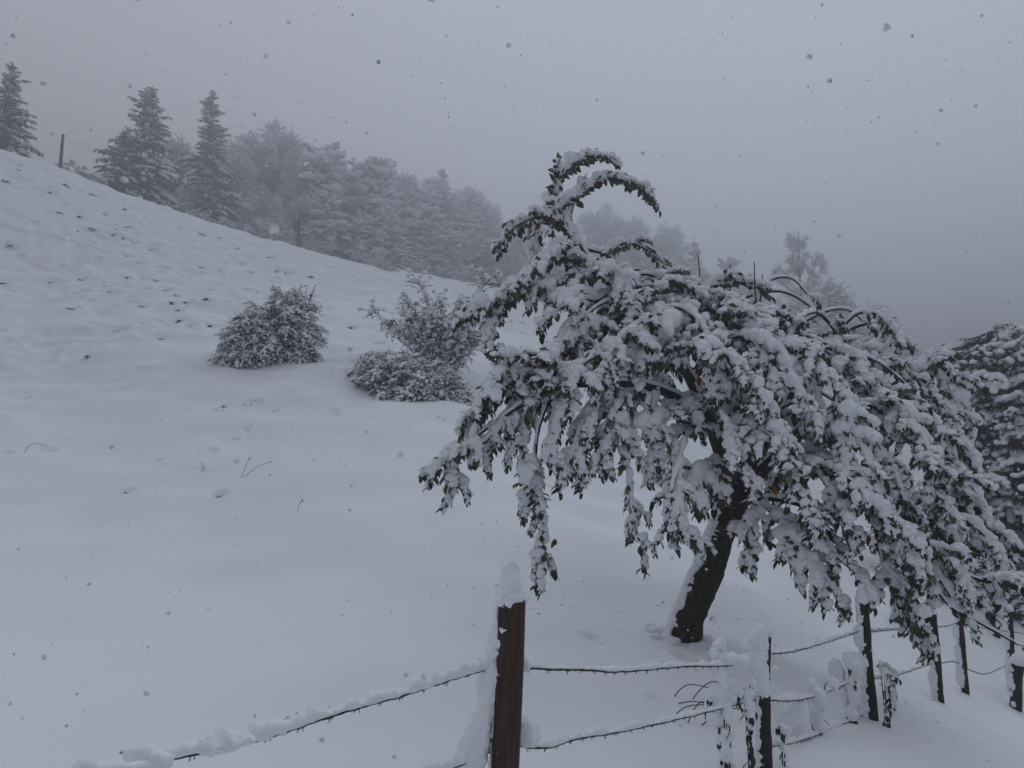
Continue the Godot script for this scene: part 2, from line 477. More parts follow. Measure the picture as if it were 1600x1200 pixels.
# a dry cane with twiglets, small leaves and crumbs of snow (shrubs further off)
func make_cane(length: float, rise: float, sag: float, leaves: int, col: Color, cover: float) -> Array:
	var s := Shape.new(); var balls := []
	var p := PackedVector3Array(); var at := Vector3.ZERO; var pitch := rise; var yaw := 0.0
	for k in 13:
		p.push_back(at)
		pitch = maxf(pitch - sag / 12.0 * R(0.7, 1.3) * (0.25 if k < 5 else 1.5), -1.4); yaw += R(-0.12, 0.12)
		at += Vector3(cos(pitch) * cos(yaw), sin(pitch), cos(pitch) * sin(yaw)) * length / 12
		if length < 1.0: yaw += R(-0.3, 0.3)
	tube(s, p, 0.012, 0.005, 4, Color(0.04, 0.028, 0.022))
	for k in leaves:
		var fi := pow(R(0.03, 1), 0.7) * 11.99
		var q := p[int(fi)].lerp(p[int(fi) + 1], fi - int(fi))
		var t := tangent(p, int(fi))
		var dir := (t * R(0.1, 0.9) + Vector3(R(-1, 1), R(-0.9, 0.6), R(-1, 1))).normalized()
		var ln := R(0.08, 0.24)
		var tw := PackedVector3Array([q, q + dir * ln * 0.5, q + dir * ln + Vector3(0, -0.03, 0)])
		tube(s, tw, 0.005, 0.003, 3, Color(0.035, 0.025, 0.02))
		for j in 3:
			var b := tw[0].lerp(tw[2], 0.3 + 0.35 * j)
			leaf_blade(s, b, (dir + Vector3(R(-1, 1), R(-1, 0.2), R(-1, 1))).normalized(), Vector3.UP, R(0.035, 0.068), 0.022, col * R(0.6, 1.4))
			if R(0, 1) < 0.34 * cover:
				var r := R(0.024, 0.048)
				balls.push_back(blob(b + Vector3(R(-0.01, 0.01), r * 0.7, R(-0.01, 0.01)), r * R(0.7, 1.3), 0.7))
	for k in 26:
		if R(0, 1) > 0.72 * cover: continue
		var f2 := k / 26.0 * 12.0
		var b2 := p[int(f2)].lerp(p[mini(int(f2) + 1, 12)], f2 - int(f2))
		var r2 := R(0.02, 0.04)
		balls.push_back(blob(b2 + Vector3(0, r2 * 0.8, 0), r2, 0.85))
	var w := Shape.new()
	melt(w, balls, 0.018)
	return [s.mesh(mats.leaf), w.mesh(mats.far_snow)]

# evergreen spray for the near dark tree: needles under clumps of snow
func make_needle_spray(cover: float) -> Array:
	var s := Shape.new(); var balls := []
	for b in 5:
		var ya := (b - 2) * 0.42 + R(-0.1, 0.1)
		var p := PackedVector3Array(); var at := Vector3.ZERO; var pitch := R(-0.05, 0.35)
		for k in 7:
			p.push_back(at)
			pitch -= R(0.06, 0.2)
			at += Vector3(cos(pitch) * cos(ya), sin(pitch), cos(pitch) * sin(ya)) * R(0.05, 0.065)
		tube(s, p, 0.005, 0.003, 3, Color(0.03, 0.022, 0.018))
		for k in 34:
			var f := R(0.4, 5.99)
			var q := p[int(f)].lerp(p[int(f) + 1], f - int(f))
			var dir := (tangent(p, int(f)) * 0.8 + Vector3(R(-1, 1), R(-0.9, 0.5), R(-1, 1))).normalized()
			leaf_blade(s, q, dir, Vector3.UP, R(0.035, 0.06), 0.011, Color(0.020, 0.028, 0.019) * R(0.6, 1.4), 0.1)
		for k in 5:
			if R(0, 1) > cover: continue
			var r := R(0.022, 0.055)
			balls.push_back(blob(p[k + 1] + Vector3(0, r * 0.7, R(-0.01, 0.01)), r, 0.75))
	var w := Shape.new()
	melt(w, balls, 0.014)
	return [s.mesh(mats.leaf), w.mesh(mats.snow)]

# ---------------------------------------------------------------- far trees
# one drooping conifer branch of unit length: dark sprays and the snow on it
func make_frond(cover: float, tint := Color(0.022, 0.026, 0.022)) -> Array:
	var s := Shape.new(); var balls := []
	var p := PackedVector3Array(); var at := Vector3.ZERO; var pitch := R(0.05, 0.25)
	for k in 9:
		p.push_back(at); pitch -= R(0.04, 0.13)
		at += Vector3(cos(pitch), sin(pitch), R(-0.12, 0.12)) * 0.125
	tube(s, p, 0.02, 0.008, 3, Color(0.025, 0.02, 0.018))
	for k in range(1, 9):
		for sd: float in [-1.0, 1.0]:
			for m in 2:
				var q := p[k].lerp(p[k - 1], R(0, 1))
				var ln := R(0.16, 0.34) * (1.0 - 0.6 * absf(k / 8.0 - 0.45))
				var dir := Vector3(R(0.3, 0.8), R(-0.55, 0.05) - 0.3 * m, sd * R(0.4, 1.0)).normalized()
				leaf_blade(s, q, dir, Vector3.UP, ln, ln * 0.34, tint * R(0.6, 1.4), 0.5)
				if R(0, 1) < cover * 0.6:
					var r := ln * R(0.16, 0.26)
					balls.push_back(blob(q + dir * ln * R(0.3, 0.75) + Vector3(0, r * 0.5, 0), r * 1.3, 0.6))
		if R(0, 1) < cover:
			var r2 := R(0.045, 0.085)
			balls.push_back(blob(p[k] + Vector3(0, r2 * 0.5, 0), r2 * 1.25, 0.65))
	var w := Shape.new()
	melt(w, balls, 0.042)
	return [s.mesh(mats.leaf), w.mesh(mats.far_snow)]

# twigs of a bare crown fanning out from a branch end, unit length; and the rime on them
func make_fan(cover: float) -> Array:
	var s := Shape.new(); var w := Shape.new()
	for k in 13:
		var p := PackedVector3Array(); var at := Vector3.ZERO
		var dir := Vector3(1, R(-0.5, 0.9), R(-1, 1)).normalized()
		for j in 5:
			p.push_back(at); dir = (dir + Vector3(R(-0.3, 0.3), R(-0.42, 0.1), R(-0.3, 0.3))).normalized()
			at += dir * 0.25 * R(0.7, 1.1)
		tube(s, p, 0.016, 0.007, 3, Color(0.30, 0.30, 0.31) * R(0.5, 1.4))
		if R(0, 1) < cover:
			var up := PackedVector3Array()
			for q in p: up.push_back(q + Vector3(0, 0.022, 0))
			tube(w, up, 0.042, 0.032, 4, Color.WHITE)
		for j in range(1, 5):
			var q2 := p[j]
			var d2 := (dir + Vector3(R(-1, 1), R(-0.8, 0.5), R(-1, 1))).normalized() * R(0.12, 0.28)
			tube(s, PackedVector3Array([q2, q2 + d2 * 0.5, q2 + d2]), 0.010, 0.006, 3, Color(0.34, 0.34, 0.35) * R(0.5, 1.3))
			if R(0, 1) < cover: tube(w, PackedVector3Array([q2 + Vector3(0, 0.02, 0), q2 + d2 * 0.5 + Vector3(0, 0.03, 0), q2 + d2 + Vector3(0, 0.012, 0)]), 0.044, 0.03, 4, Color.WHITE)
	return [s.mesh(mats.leaf), w.mesh(mats.far_snow)]

var heap_mesh: Mesh
var fronds := []; var pad_fronds := []; var fans := []; var sparse_fans := []

func plant(o: Node3D, kinds: Array, where: Array, bare_share: float) -> void:
	for k in kinds.size():
		var mine := []; var snowy := []
		for j in range(k, where.size(), kinds.size()):
			mine.push_back(where[j])
			if R(0, 1) > bare_share: snowy.push_back(where[j])
		many("crown" if k == 0 else "crown_%03d" % k, kinds[k][0], mine, o)
		many("crown_snow" if k == 0 else "crown_snow_%03d" % k, kinds[k][1], snowy, o)

func conifer(at: Vector3, h: float, wide: float, label: String, group: String, pine := false, bare := 0.3) -> void:
	var o := thing("snowy_pine_tree" if pine else "spruce_tree", at, label, "tree", group)
	var s := Shape.new()
	var lean := Vector3(R(-0.02, 0.02), 1, R(-0.02, 0.02))
	tube(s, PackedVector3Array([Vector3(0, -0.6, 0), lean * h * 0.5, lean * h * 0.98]), 0.014 * h + 0.06, 0.02, 7, Color.WHITE)
	put("trunk", s.mesh(mats.bark), o)
	var where := []
	var n := int((clampf(h, 6, 22) * (13.0 if pine else 22.0)))
	var ph := R(0, 10)
	for k in n:
		var e := pow((k + R(0, 1)) / n, 0.9)
		var y := lerpf(0.03, 0.985, e)
		var az := R(0, TAU)
		var r: float
		if pine:
			r = wide * 0.5 * (0.30 + 0.85 * sqrt(maxf(0.0, 1.0 - pow(y, 2.2)))) * (0.72 + 0.5 * noise.get_noise_2d(y * 900 + ph * 50, cos(az - 1.0) * 60 + ph * 90)) * R(0.75, 1.1)
		else:
			r = wide * 0.5 * (pow(1.0 - y, 0.72) * 1.12 + 0.05) * (0.92 + 0.85 * noise.get_noise_2d(y * 1400 + ph * 50, cos(az) * 60 + ph * 70)) * R(0.7, 1.12)
		r = maxf(r, 0.016 * h + 0.1)
		var tilt := lerpf(-0.5, 0.55, y) + R(-0.2, 0.2)
		if pine: tilt = lerpf(-0.3, 0.4, y) + R(-0.25, 0.2)
		var b := Basis(Vector3.UP, az) * Basis(Vector3.BACK, tilt) * Basis(Vector3.RIGHT, R(-0.25, 0.25))
		var fat := clampf(1.6 / maxf(r, 0.5), 0.75, 1.7) * (1.25 if pine else 1.0)
		where.push_back(Transform3D(b.scaled_local(Vector3(r, r * 0.9, r * fat)), lean * h * y + b.x * r * 0.04))
	plant(o, pad_fronds if pine else fronds, where, bare)

func frost_tree(at: Vector3, h: float, wide: float, label: String, group: String, called := "frosted_tree", bare := 0.15, low := 0.05, kinds := [], fine := 1.0) -> void:
	var o := thing(called, at, label, "tree", group)
	var s := Shape.new()
	tube(s, PackedVector3Array([Vector3(0, -0.6, 0), Vector3(R(-0.2, 0.2), h * 0.4, 0), Vector3(R(-0.3, 0.3), h * 0.85, 0)]), 0.014 * h + 0.06, 0.03, 7, Color.WHITE)
	var where := []
	var lumps := []
	for k in 11: lumps.push_back([Vector3(R(-0.75, 0.75), -0.8 + 1.45 * k / 10.0, R(-0.75, 0.75)) * Vector3(1.0 - 0.4 * k / 10.0, 1, 1.0 - 0.4 * k / 10.0), R(0.3, 0.5)])
	var n := int(clampf(h * wide * 2.0, 130, 300))
	for k in n:
		var l: Array = lumps[k % 11]
		var d := Vector3(R(-1, 1), R(-0.8, 1), R(-1, 1)).normalized()
		var u: Vector3 = l[0] + d * l[1] * pow(R(0, 1), 0.35)
		var y := lerpf(low, 1.0, clampf((u.y + 1.0) * 0.5, 0.0, 1.0)) * h
		var slim := 1.0 - 0.45 * pow(clampf(u.y, 0.0, 1.0), 2.0)
		var p := Vector3(u.x * wide * 0.5 * slim, y, u.z * wide * 0.5 * slim)
		var out := (Vector3(u.x, 0.5 + u.y * 0.4, u.z) + d * 0.6).normalized()
		var b := Basis(Vector3.UP, atan2(-out.z, out.x)) * Basis(Vector3.BACK, asin(clampf(out.y, -1, 1)) * 0.7) * Basis(Vector3.RIGHT, R(-0.6, 0.6))
		var sz := R(0.75, 1.25) * clampf(0.085 * h + 0.25 * sqrt(wide), 0.5, 1.9) * fine
		where.push_back(Transform3D(b.scaled(Vector3.ONE * sz), p - out * sz * 0.5))
		if k % 14 == 0: tube(s, PackedVector3Array([Vector3(0, y * 0.55, 0), Vector3(p.x * 0.5, y * 0.8, p.z * 0.5), p]), 0.006 * h + 0.02, 0.02, 4, Color.WHITE)
	put("trunk", s.mesh(mats.bark), o)
	plant(o, fans if kinds.is_empty() else kinds, where, bare)
	if not kinds.is_empty():   # heaps of snow lying on the boughs of a pine
		var heaps := []
		for k in where.size():
			if k % 3 == 0: heaps.push_back(Transform3D(Basis(Vector3.UP, R(0, TAU)).scaled(Vector3(R(0.7, 1.5), R(0.6, 1.1), R(0.7, 1.3)) * clampf(h * 0.07, 0.6, 1.2)), where[k].origin + where[k].basis.x * 0.6))
		many("snow_heaps", heap_mesh, heaps, o)

# an open birch: real limbs seen against the sky, fine rimed twigs
func birch(at: Vector3, h: float, wide: float) -> void:
	var o := thing("birch_tree", at, "pale bare birch with rimed open crown standing alone above the leaning fruit tree", "tree")
	var s := Shape.new(); var w := Shape.new()
	var where := []
	var trunk := smooth([Vector3(0, -0.6, 0), Vector3(0.15, h * 0.35, 0), Vector3(-0.1, h * 0.7, 0.1), Vector3(0.1, h * 0.97, 0)], 0.6)
	tube(s, trunk, 0.2, 0.03, 7, Color.WHITE)
	var clumps := [[Vector3(-0.05, 0.80, 0), Vector3(0.36, 0.19, 0.36), 60], [Vector3(-0.52, 0.62, 0), Vector3(0.3, 0.08, 0.2), 22], [Vector3(0.5, 0.66, 0.1), Vector3(0.28, 0.12, 0.25), 26], [Vector3(0.1, 0.45, 0), Vector3(0.55, 0.14, 0.5), 46], [Vector3(0.5, 0.28, 0), Vector3(0.5, 0.12, 0.4), 34]]
	for c in clumps:
		var mid: Vector3 = c[0]; var ext: Vector3 = c[1]
		for k in c[2]:
			var d := Vector3(R(-1, 1), R(-1, 1), R(-1, 1)).normalized() * pow(R(0.1, 1), 0.4)
			var p := Vector3((mid.x + d.x * ext.x) * wide * 0.5, (mid.y + d.y * ext.y) * h, (mid.z + d.z * ext.z) * wide * 0.5)
			var out := (p - Vector3(0, (mid.y - 0.12) * h, 0)).normalized()
			var b := Basis(Vector3.UP, atan2(-out.z, out.x) + R(-0.5, 0.5)) * Basis(Vector3.BACK, asin(clampf(out.y, -1, 1)) * 0.8 + R(-0.1, 0.3))
			where.push_back(Transform3D(b.scaled(Vector3.ONE * R(0.6, 1.0)), p - b.x * 0.5))
			if k % 7 == 0:
				var p0 := Vector3(0.05, maxf(0.2, mid.y - 0.22) * h, 0)
				var limb := smooth([p0, p0.lerp(p, 0.5) + Vector3(0, -0.15, 0), p], 0.5)
				tube(s, limb, 0.07, 0.02, 4, Color.WHITE)
				var up := PackedVector3Array()
				for q in limb: up.push_back(q + Vector3(0, 0.05, 0))
				tube(w, up, 0.05, 0.03, 4, Color.WHITE)
	put("trunk", s.mesh(mats.bark), o)
	put("branch_snow", w.mesh(mats.far_snow), o)
	plant(o, sparse_fans, where, 0.1)

var canes := []; var tan_canes := []
func shrub(called: String, at: Vector3, sx: float, h: float, n: int, kinds: Array, label: String, group := "", tall := 0.0, depth := 1.0) -> Node3D:
	var o := thing(called, at, label, "bush", group)
	var s := Shape.new()
	var where := []
	for k in n:
		var az := R(0, TAU); var e := sqrt(R(0, 1))
		var bx := cos(az) * e * sx * 0.36; var bz := sin(az) * e * sx * 0.3 * depth
		var p := Vector3(bx, 0, bz)
		p.y = ground(at.x + bx, at.z + bz) - at.y - 0.06
		var out := Vector3(bx + R(-0.5, 0.5) * sx * 0.2, 0, bz + R(-0.5, 0.5) * sx * 0.2)
		var lobe := 1.0 + 0.5 * soft_noise.get_noise_2d(at.x * 700.0 + bx * 75.0, bz * 75.0 + at.z * 300.0)
		if k % 9 == 0: lobe *= 1.3
		var sc := lobe * h / (1.0 if tall < 0.6 else 1.25) * R(0.6, 1.1) * (1.0 - 0.45 * e * (1.0 - tall))
		var b := turned(out, p, sc, R(0.8, 1.3))
		b.basis = b.basis * Basis(Vector3.RIGHT, R(-0.5, 0.5)) * Basis(Vector3.BACK, R(-0.25, 0.3))
		where.push_back(b)
		if k % 10 == 0: tube(s, PackedVector3Array([p - Vector3(0, 0.1, 0), p + Vector3(bx * 0.15, h * 0.25, bz * 0.15), p + Vector3(bx * 0.4, h * 0.5, bz * 0.4)]), 0.022, 0.01, 5, Color(0.03, 0.022, 0.018))
	put("stems", s.mesh(mats.leaf), o).set_meta("kind", "stuff")
	plant(o, kinds, where, 0.0)
	return o

# a dense bush: short drooping sprays all over an uneven dome, some long canes breaking its outline
var sprigs := []
func dome_bush(called: String, at: Vector3, ext: Vector3, n: int, label: String, group := "", size := 1.0, skew := 0.0) -> Node3D:
	var o := thing(called, at, label, "bush", group)
	var s := Shape.new()
	var where := []
	var seed_x := at.x * 31.0
	for k in n:
		var az := R(0, TAU)
		var up := R(0.02, 1.0)
		var flat := pow(1.0 - pow(up, 2.6), 0.55)
		var lump := 0.9 + 0.45 * soft_noise.get_noise_3d(cos(az) * 55.0 + seed_x, up * 70.0, sin(az) * 55.0)
		var depth := pow(R(0.15, 1), 0.35) * lump
		var p := Vector3(cos(az) * flat * ext.x * depth, 0, sin(az) * flat * ext.z * depth)
		p.y = ground(at.x + p.x, at.z + p.z) - at.y + up * ext.y * depth * (1.0 + skew * p.x / ext.x)
		var swing := R(-1.7, 1.7)
		var out := Vector3(cos(az + swing), 0, sin(az + swing))
		var b := turned(out, p, size * R(0.5, 1.0), R(0.9, 1.5))
		b.basis = b.basis * Basis(Vector3.BACK, lerpf(-0.9, 0.45, up) + R(-0.5, 0.5)) * Basis(Vector3.RIGHT, R(-0.8, 0.8))
		if k % 22 == 0: b.basis = b.basis.scaled_local(Vector3(1.6, 1.2, 1.2))
		where.push_back(b)
		if k % 24 == 0: tube(s, smooth([Vector3(p.x * 0.3, -0.1, p.z * 0.3), Vector3(p.x * 0.6, p.y * 0.6, p.z * 0.6), p], 0.2), 0.02 * size, 0.008 * size, 5, Color(0.03, 0.022, 0.018))
	put("stems", s.mesh(mats.leaf), o).set_meta("kind", "stuff")
	plant(o, sprigs, where, 0.12)
	return o

# ---------------------------------------------------------------- the leaning fruit tree
var boughs := [
	[[0.53, 4.22, -7.8], [0.48, 4.6, -7.8], [0.6, 4.84, -7.8], [0.87, 4.92, -7.8], [1, 4.87, -7.8]],
	[[0.6, 4.19, -7.8], [0.67, 4.49, -7.8], [0.93, 4.67, -7.8], [1.23, 4.63, -7.8], [1.41, 4.49, -7.8]],
	[[0.69, 3.98, -7.8], [0.39, 4.22, -7.7], [0.16, 4.16, -7.6], [0, 4.03, -7.5], [-0.06, 3.86, -7.5]],
	[[0.86, 3.71, -7.8], [0.51, 3.79, -7.6], [0.19, 3.61, -7.4], [-0.06, 3.33, -7.3], [-0.33, 3.16, -7.2]],
	[[0.86, 3.65, -7.8], [0.45, 3.53, -7.6], [0, 3.31, -7.5], [-0.19, 2.98, -7.4], [-0.15, 2.73, -7.4]],
	[[0.92, 3.71, -7.8], [0.67, 3.53, -7.6], [0.63, 3.12, -7.5], [0.74, 2.85, -7.4]],
	[[0.92, 3.85, -7.8], [1.19, 4.04, -8], [1.44, 4, -8.1], [1.63, 3.85, -8.2], [1.73, 3.67, -8.2]],
	[[1.31, 3.31, -7.8], [1.02, 3.14, -7.6], [0.62, 2.98, -7.4], [0.3, 2.71, -7.3], [0.12, 2.46, -7.2]],
	[[1.31, 3.24, -7.8], [1.6, 3.27, -7.6], [1.8, 3.1, -7.4], [1.92, 2.7, -7.2], [1.95, 2.45, -7.1]],
	[[1.69, 2.78, -7.8], [1.25, 2.87, -7.5], [0.79, 2.71, -7.3], [0.3, 2.51, -7.1], [0, 2.2, -7], [-0.17, 1.91, -7]],
	[[1.05, 3.51, -7.8], [1.35, 3.7, -8], [1.66, 3.67, -8.2], [1.95, 3.41, -8.3]],
	[[0.9, 2.46, -7.2], [0.47, 2.55, -7], [0, 2.48, -6.9], [-0.29, 2.25, -6.9], [-0.37, 2.11, -6.9]],
	[[0.35, 2.38, -7], [0, 2.43, -6.9], [-0.23, 2.24, -6.8], [-0.34, 1.91, -6.8], [-0.48, 1.82, -6.8], [-0.62, 1.69, -6.8]],
	[[-0.06, 2.14, -6.9], [-0.23, 1.91, -6.9], [-0.48, 1.82, -6.9], [-0.54, 1.57, -6.9]],
	[[0.9, 2.46, -7.2], [0.71, 2.15, -7.1], [0.58, 1.91, -7], [0.63, 1.68, -7]],
	[[0.35, 2.32, -7], [0.23, 1.97, -7], [0.22, 1.51, -7], [0.29, 1.12, -7], [0.27, 0.84, -7]],
	[[1.43, 2.43, -7.5], [1.15, 2.22, -7.3], [1.07, 1.74, -7.2], [1.09, 1.33, -7.2], [1.17, 1.01, -7.2]],
	[[1.23, 2.48, -7.4], [0.95, 2.22, -7.2], [0.88, 1.92, -7.1], [0.76, 1.74, -7.1]],
	[[1.43, 2.43, -7.5], [1.33, 2.16, -7.3], [1.49, 1.92, -7.2]],
	[[1.89, 2.39, -7.8], [1.55, 2.24, -7.5], [1.39, 1.92, -7.3], [1.32, 1.74, -7.3]],
	[[0.17, 2.44, -7], [0.12, 2.14, -7], [0.12, 1.91, -7]],
	[[0.59, 2.45, -7.1], [0.41, 2.2, -7], [0.34, 1.91, -6.9], [0.4, 1.74, -6.9]],
	[[1.69, 2.78, -7.8], [1.75, 2.82, -7.2], [1.96, 2.66, -6.9], [2.2, 2.3, -6.8], [2.3, 1.96, -6.8]],
	[[2.11, 3.15, -8.4], [2.29, 3.24, -7.8], [2.45, 2.96, -7.3], [2.56, 2.49, -7], [2.69, 2.14, -6.9]],
	[[2.06, 2.54, -8], [2.16, 2.46, -7.2], [2.34, 2.14, -6.9], [2.46, 1.74, -6.8]],
	[[2.09, 1.94, -7.9], [2.14, 2.1, -7.2], [2.3, 1.91, -6.8], [2.48, 1.57, -6.7], [2.57, 1.3, -6.7]],
	[[1.94, 2.26, -7.8], [1.91, 2.22, -7.2], [1.99, 1.91, -6.9], [2.07, 1.63, -6.8]],
	[[1.88, 2.13, -7.8], [1.63, 1.92, -7.3], [1.5, 1.63, -7], [1.49, 1.29, -6.9], [1.57, 1.07, -6.9]],
	[[1.99, 1.75, -7.8], [1.71, 1.57, -7.2], [1.46, 1.4, -7], [1.42, 1.12, -7]],
	[[2.25, 3.7, -8.6], [2.51, 3.75, -8.5], [2.69, 3.58, -8.4], [2.86, 3.27, -8.3]],
	[[2.21, 3.46, -8.5], [1.79, 3.46, -8.2], [1.41, 3.42, -8], [1.19, 3.2, -7.9]],
	[[2.08, 2.99, -8.3], [1.53, 2.95, -7.6], [1.16, 2.71, -7.3], [0.96, 2.46, -7.2]],
	[[3.63, 3.17, -8.5], [3.81, 3.36, -8.4], [4.01, 3.31, -8.3], [4.12, 3.04, -8.2], [4.17, 2.84, -8.2]],
	[[3.15, 2.65, -8.4], [3.34, 2.81, -8], [3.53, 2.57, -7.7], [3.73, 2.18, -7.5], [3.84, 1.86, -7.4]],
	[[3.15, 2.65, -8.4], [2.95, 2.91, -8.2], [3.15, 3.01, -8], [3.43, 2.8, -7.9], [3.57, 2.52, -7.8]],
	[[3.62, 3.02, -8.5], [3.9, 2.84, -8.2], [4.2, 2.61, -8], [4.45, 2.2, -7.9], [4.62, 1.75, -7.9]],
	[[3.38, 2.19, -7.7], [3.43, 1.92, -7.3], [3.5, 1.57, -7.1], [3.6, 1.28, -7.1]],
	[[2.83, 1.94, -7.8], [2.9, 2.16, -7.3], [3.06, 1.97, -7], [3.18, 1.57, -6.8], [3.28, 1.3, -6.8]],
	[[2.83, 1.94, -7.8], [2.73, 1.74, -7.2], [2.83, 1.46, -6.9], [2.94, 1.13, -6.8]],
	[[3.9, 2.12, -7.6], [4.08, 1.93, -7.5], [4.19, 1.5, -7.4], [4.29, 1.14, -7.4]],
	[[3.38, 2.19, -7.7], [3.56, 2.29, -7.4], [3.7, 2.03, -7.1], [3.8, 1.63, -7], [3.89, 1.28, -7]],
	[[2.68, 2.01, -8.1], [2.65, 2.25, -7.6], [2.81, 2.28, -7.2], [2.95, 1.97, -7], [3, 1.63, -6.9]],
	[[2.46, 1.38, -7.5], [2.24, 1.16, -7.2], [2.2, 0.98, -7.2]],
	[[2.45, 1.32, -7.5], [2.49, 1.11, -7.1], [2.62, 0.89, -7], [2.85, 0.57, -6.9]],
	[[2.83, 1.27, -7.2], [2.79, 1, -7], [2.97, 0.79, -6.9], [3.07, 0.68, -6.9]],
	[[3.25, 1, -7], [3.3, 0.74, -6.9], [3.45, 0.47, -6.9], [3.55, 0.28, -6.9]],
	[[3.25, 1, -7], [3.49, 1.07, -6.9], [3.76, 0.91, -6.8], [3.96, 0.59, -6.8]],
	[[3.64, 0.85, -6.9], [3.74, 0.64, -6.8], [3.79, 0.48, -6.8]],
	[[4.08, 0.7, -6.8], [4.3, 0.73, -6.8], [4.51, 0.64, -6.8]],
	[[2.83, 1.27, -7.2], [3.04, 1.34, -7], [3.22, 1.19, -6.8], [3.37, 0.87, -6.7]],
	[[2.69, 1.62, -7.6], [2.82, 1.68, -7], [3.02, 1.47, -6.7], [3.23, 1.15, -6.6], [3.37, 0.83, -6.6]],
	[[3.71, 1.39, -7.3], [3.95, 1.33, -7.2], [4.23, 1.11, -7.1], [4.44, 0.82, -7.1]],
	[[4.25, 1.62, -7.5], [4.42, 1.32, -7.4], [4.52, 1.03, -7.3], [4.69, 0.92, -7.3]],
	[[4.56, 1.89, -8.5], [4.89, 1.61, -8.5], [5.14, 1.2, -8.5], [5.25, 0.79, -8.5]],
	[[4.49, 2.89, -9.8], [4.86, 3.05, -9.7], [5.19, 2.71, -9.6], [5.48, 2.23, -9.6]],
	[[3.6, 2.69, -9.4], [3.85, 3.13, -9.2], [4.18, 3.12, -9.1], [4.34, 2.65, -9]],
	[[2.91, 2.19, -8.8], [2.81, 2.64, -8.9], [3.01, 3.1, -9], [3.32, 3.25, -9]],
	[[2.23, 3.18, -8.6], [2.63, 2.95, -9], [3.06, 2.67, -9.2]],
	[[3.6, 2.69, -9.4], [4.01, 2.37, -9.3], [4.4, 1.9, -9.2], [4.68, 1.45, -9.2]],
	[[4.49, 2.89, -9.8], [4.93, 2.39, -9.6], [5.18, 1.75, -9.4], [5.38, 1.22, -9.4]],
	[[1.45, 2.8, -7.9], [1.5, 2.75, -8.6], [1.2, 2.65, -9], [0.91, 2.36, -9.2]],
	[[1.74, 2.94, -8], [1.78, 3.52, -8.8], [1.55, 3.76, -9.2], [1.26, 3.64, -9.4]],
	[[2.05, 2.56, -8.2], [2.55, 2.33, -8.8], [2.89, 1.75, -9], [3.02, 1.31, -9]],
	[[2.2, 2.25, -7.6], [2.47, 2.73, -7.4], [2.71, 2.82, -7.2], [2.91, 2.49, -7], [3.09, 2.14, -6.9]],
	[[2.2, 2.54, -8], [2.1, 2.88, -7.6], [2.26, 2.9, -7.3], [2.42, 2.51, -7.1]],
	[[1.31, 3.24, -7.8], [1.02, 3.33, -7.6], [0.75, 3.17, -7.4], [0.61, 2.9, -7.3]],
	[[1.69, 2.78, -7.8], [1.51, 2.99, -7.5], [1.21, 3, -7.2], [0.95, 2.8, -7.1], [0.82, 2.55, -7]],
	[[2.21, 3.46, -8.5], [1.98, 3.51, -8.1], [1.68, 3.22, -7.7], [1.55, 2.85, -7.4]],
	[[2.11, 3.15, -8.4], [2.22, 3.42, -8], [2.3, 3.27, -7.6], [2.35, 2.91, -7.4]],
	[[3.15, 2.65, -8.4], [2.85, 3.23, -8.1], [2.55, 3.24, -7.8], [2.32, 2.93, -7.5]],
	[[0.86, 3.71, -7.8], [1.03, 3.6, -7.6], [1.2, 3.31, -7.5], [1.24, 2.98, -7.4]],
	[[3.63, 3.13, -8.5], [3.35, 3.34, -8.3], [3.02, 3.22, -8], [2.8, 2.91, -7.8]],
	[[4.2, 2.61, -8], [4.39, 2.82, -8.1], [4.65, 2.55, -8.1], [4.76, 2.15, -8.1]],
	[[3.38, 2.19, -7.7], [3.74, 2.36, -7.5], [4.04, 2.11, -7.4], [4.2, 1.62, -7.3]],
	[[0.59, 2.45, -7.1], [0.29, 2.66, -6.9], [0, 2.64, -6.8], [-0.11, 2.36, -6.8]],
	[[1.25, 2.87, -7.5], [0.9, 2.76, -7.2], [0.58, 2.55, -7], [0.46, 2.2, -6.9]],
	[[0.69, 3.98, -7.8], [0.52, 3.89, -7.7], [0.35, 3.66, -7.6], [0.25, 3.44, -7.5]],
	[[0.73, 3.92, -7.8], [1, 3.88, -7.9], [1.17, 3.67, -7.9], [1.2, 3.47, -7.9]],
	[[0.56, 4.19, -7.8], [0.41, 4.31, -7.75], [0.29, 4.14, -7.7], [0.23, 3.95, -7.7]],
	[[1.05, 3.51, -7.8], [0.83, 3.33, -7.6], [0.62, 3.35, -7.4], [0.43, 3.15, -7.3]],
	[[1.31, 3.24, -7.8], [1.46, 3.53, -7.9], [1.75, 3.63, -8], [1.95, 3.42, -8]]
]
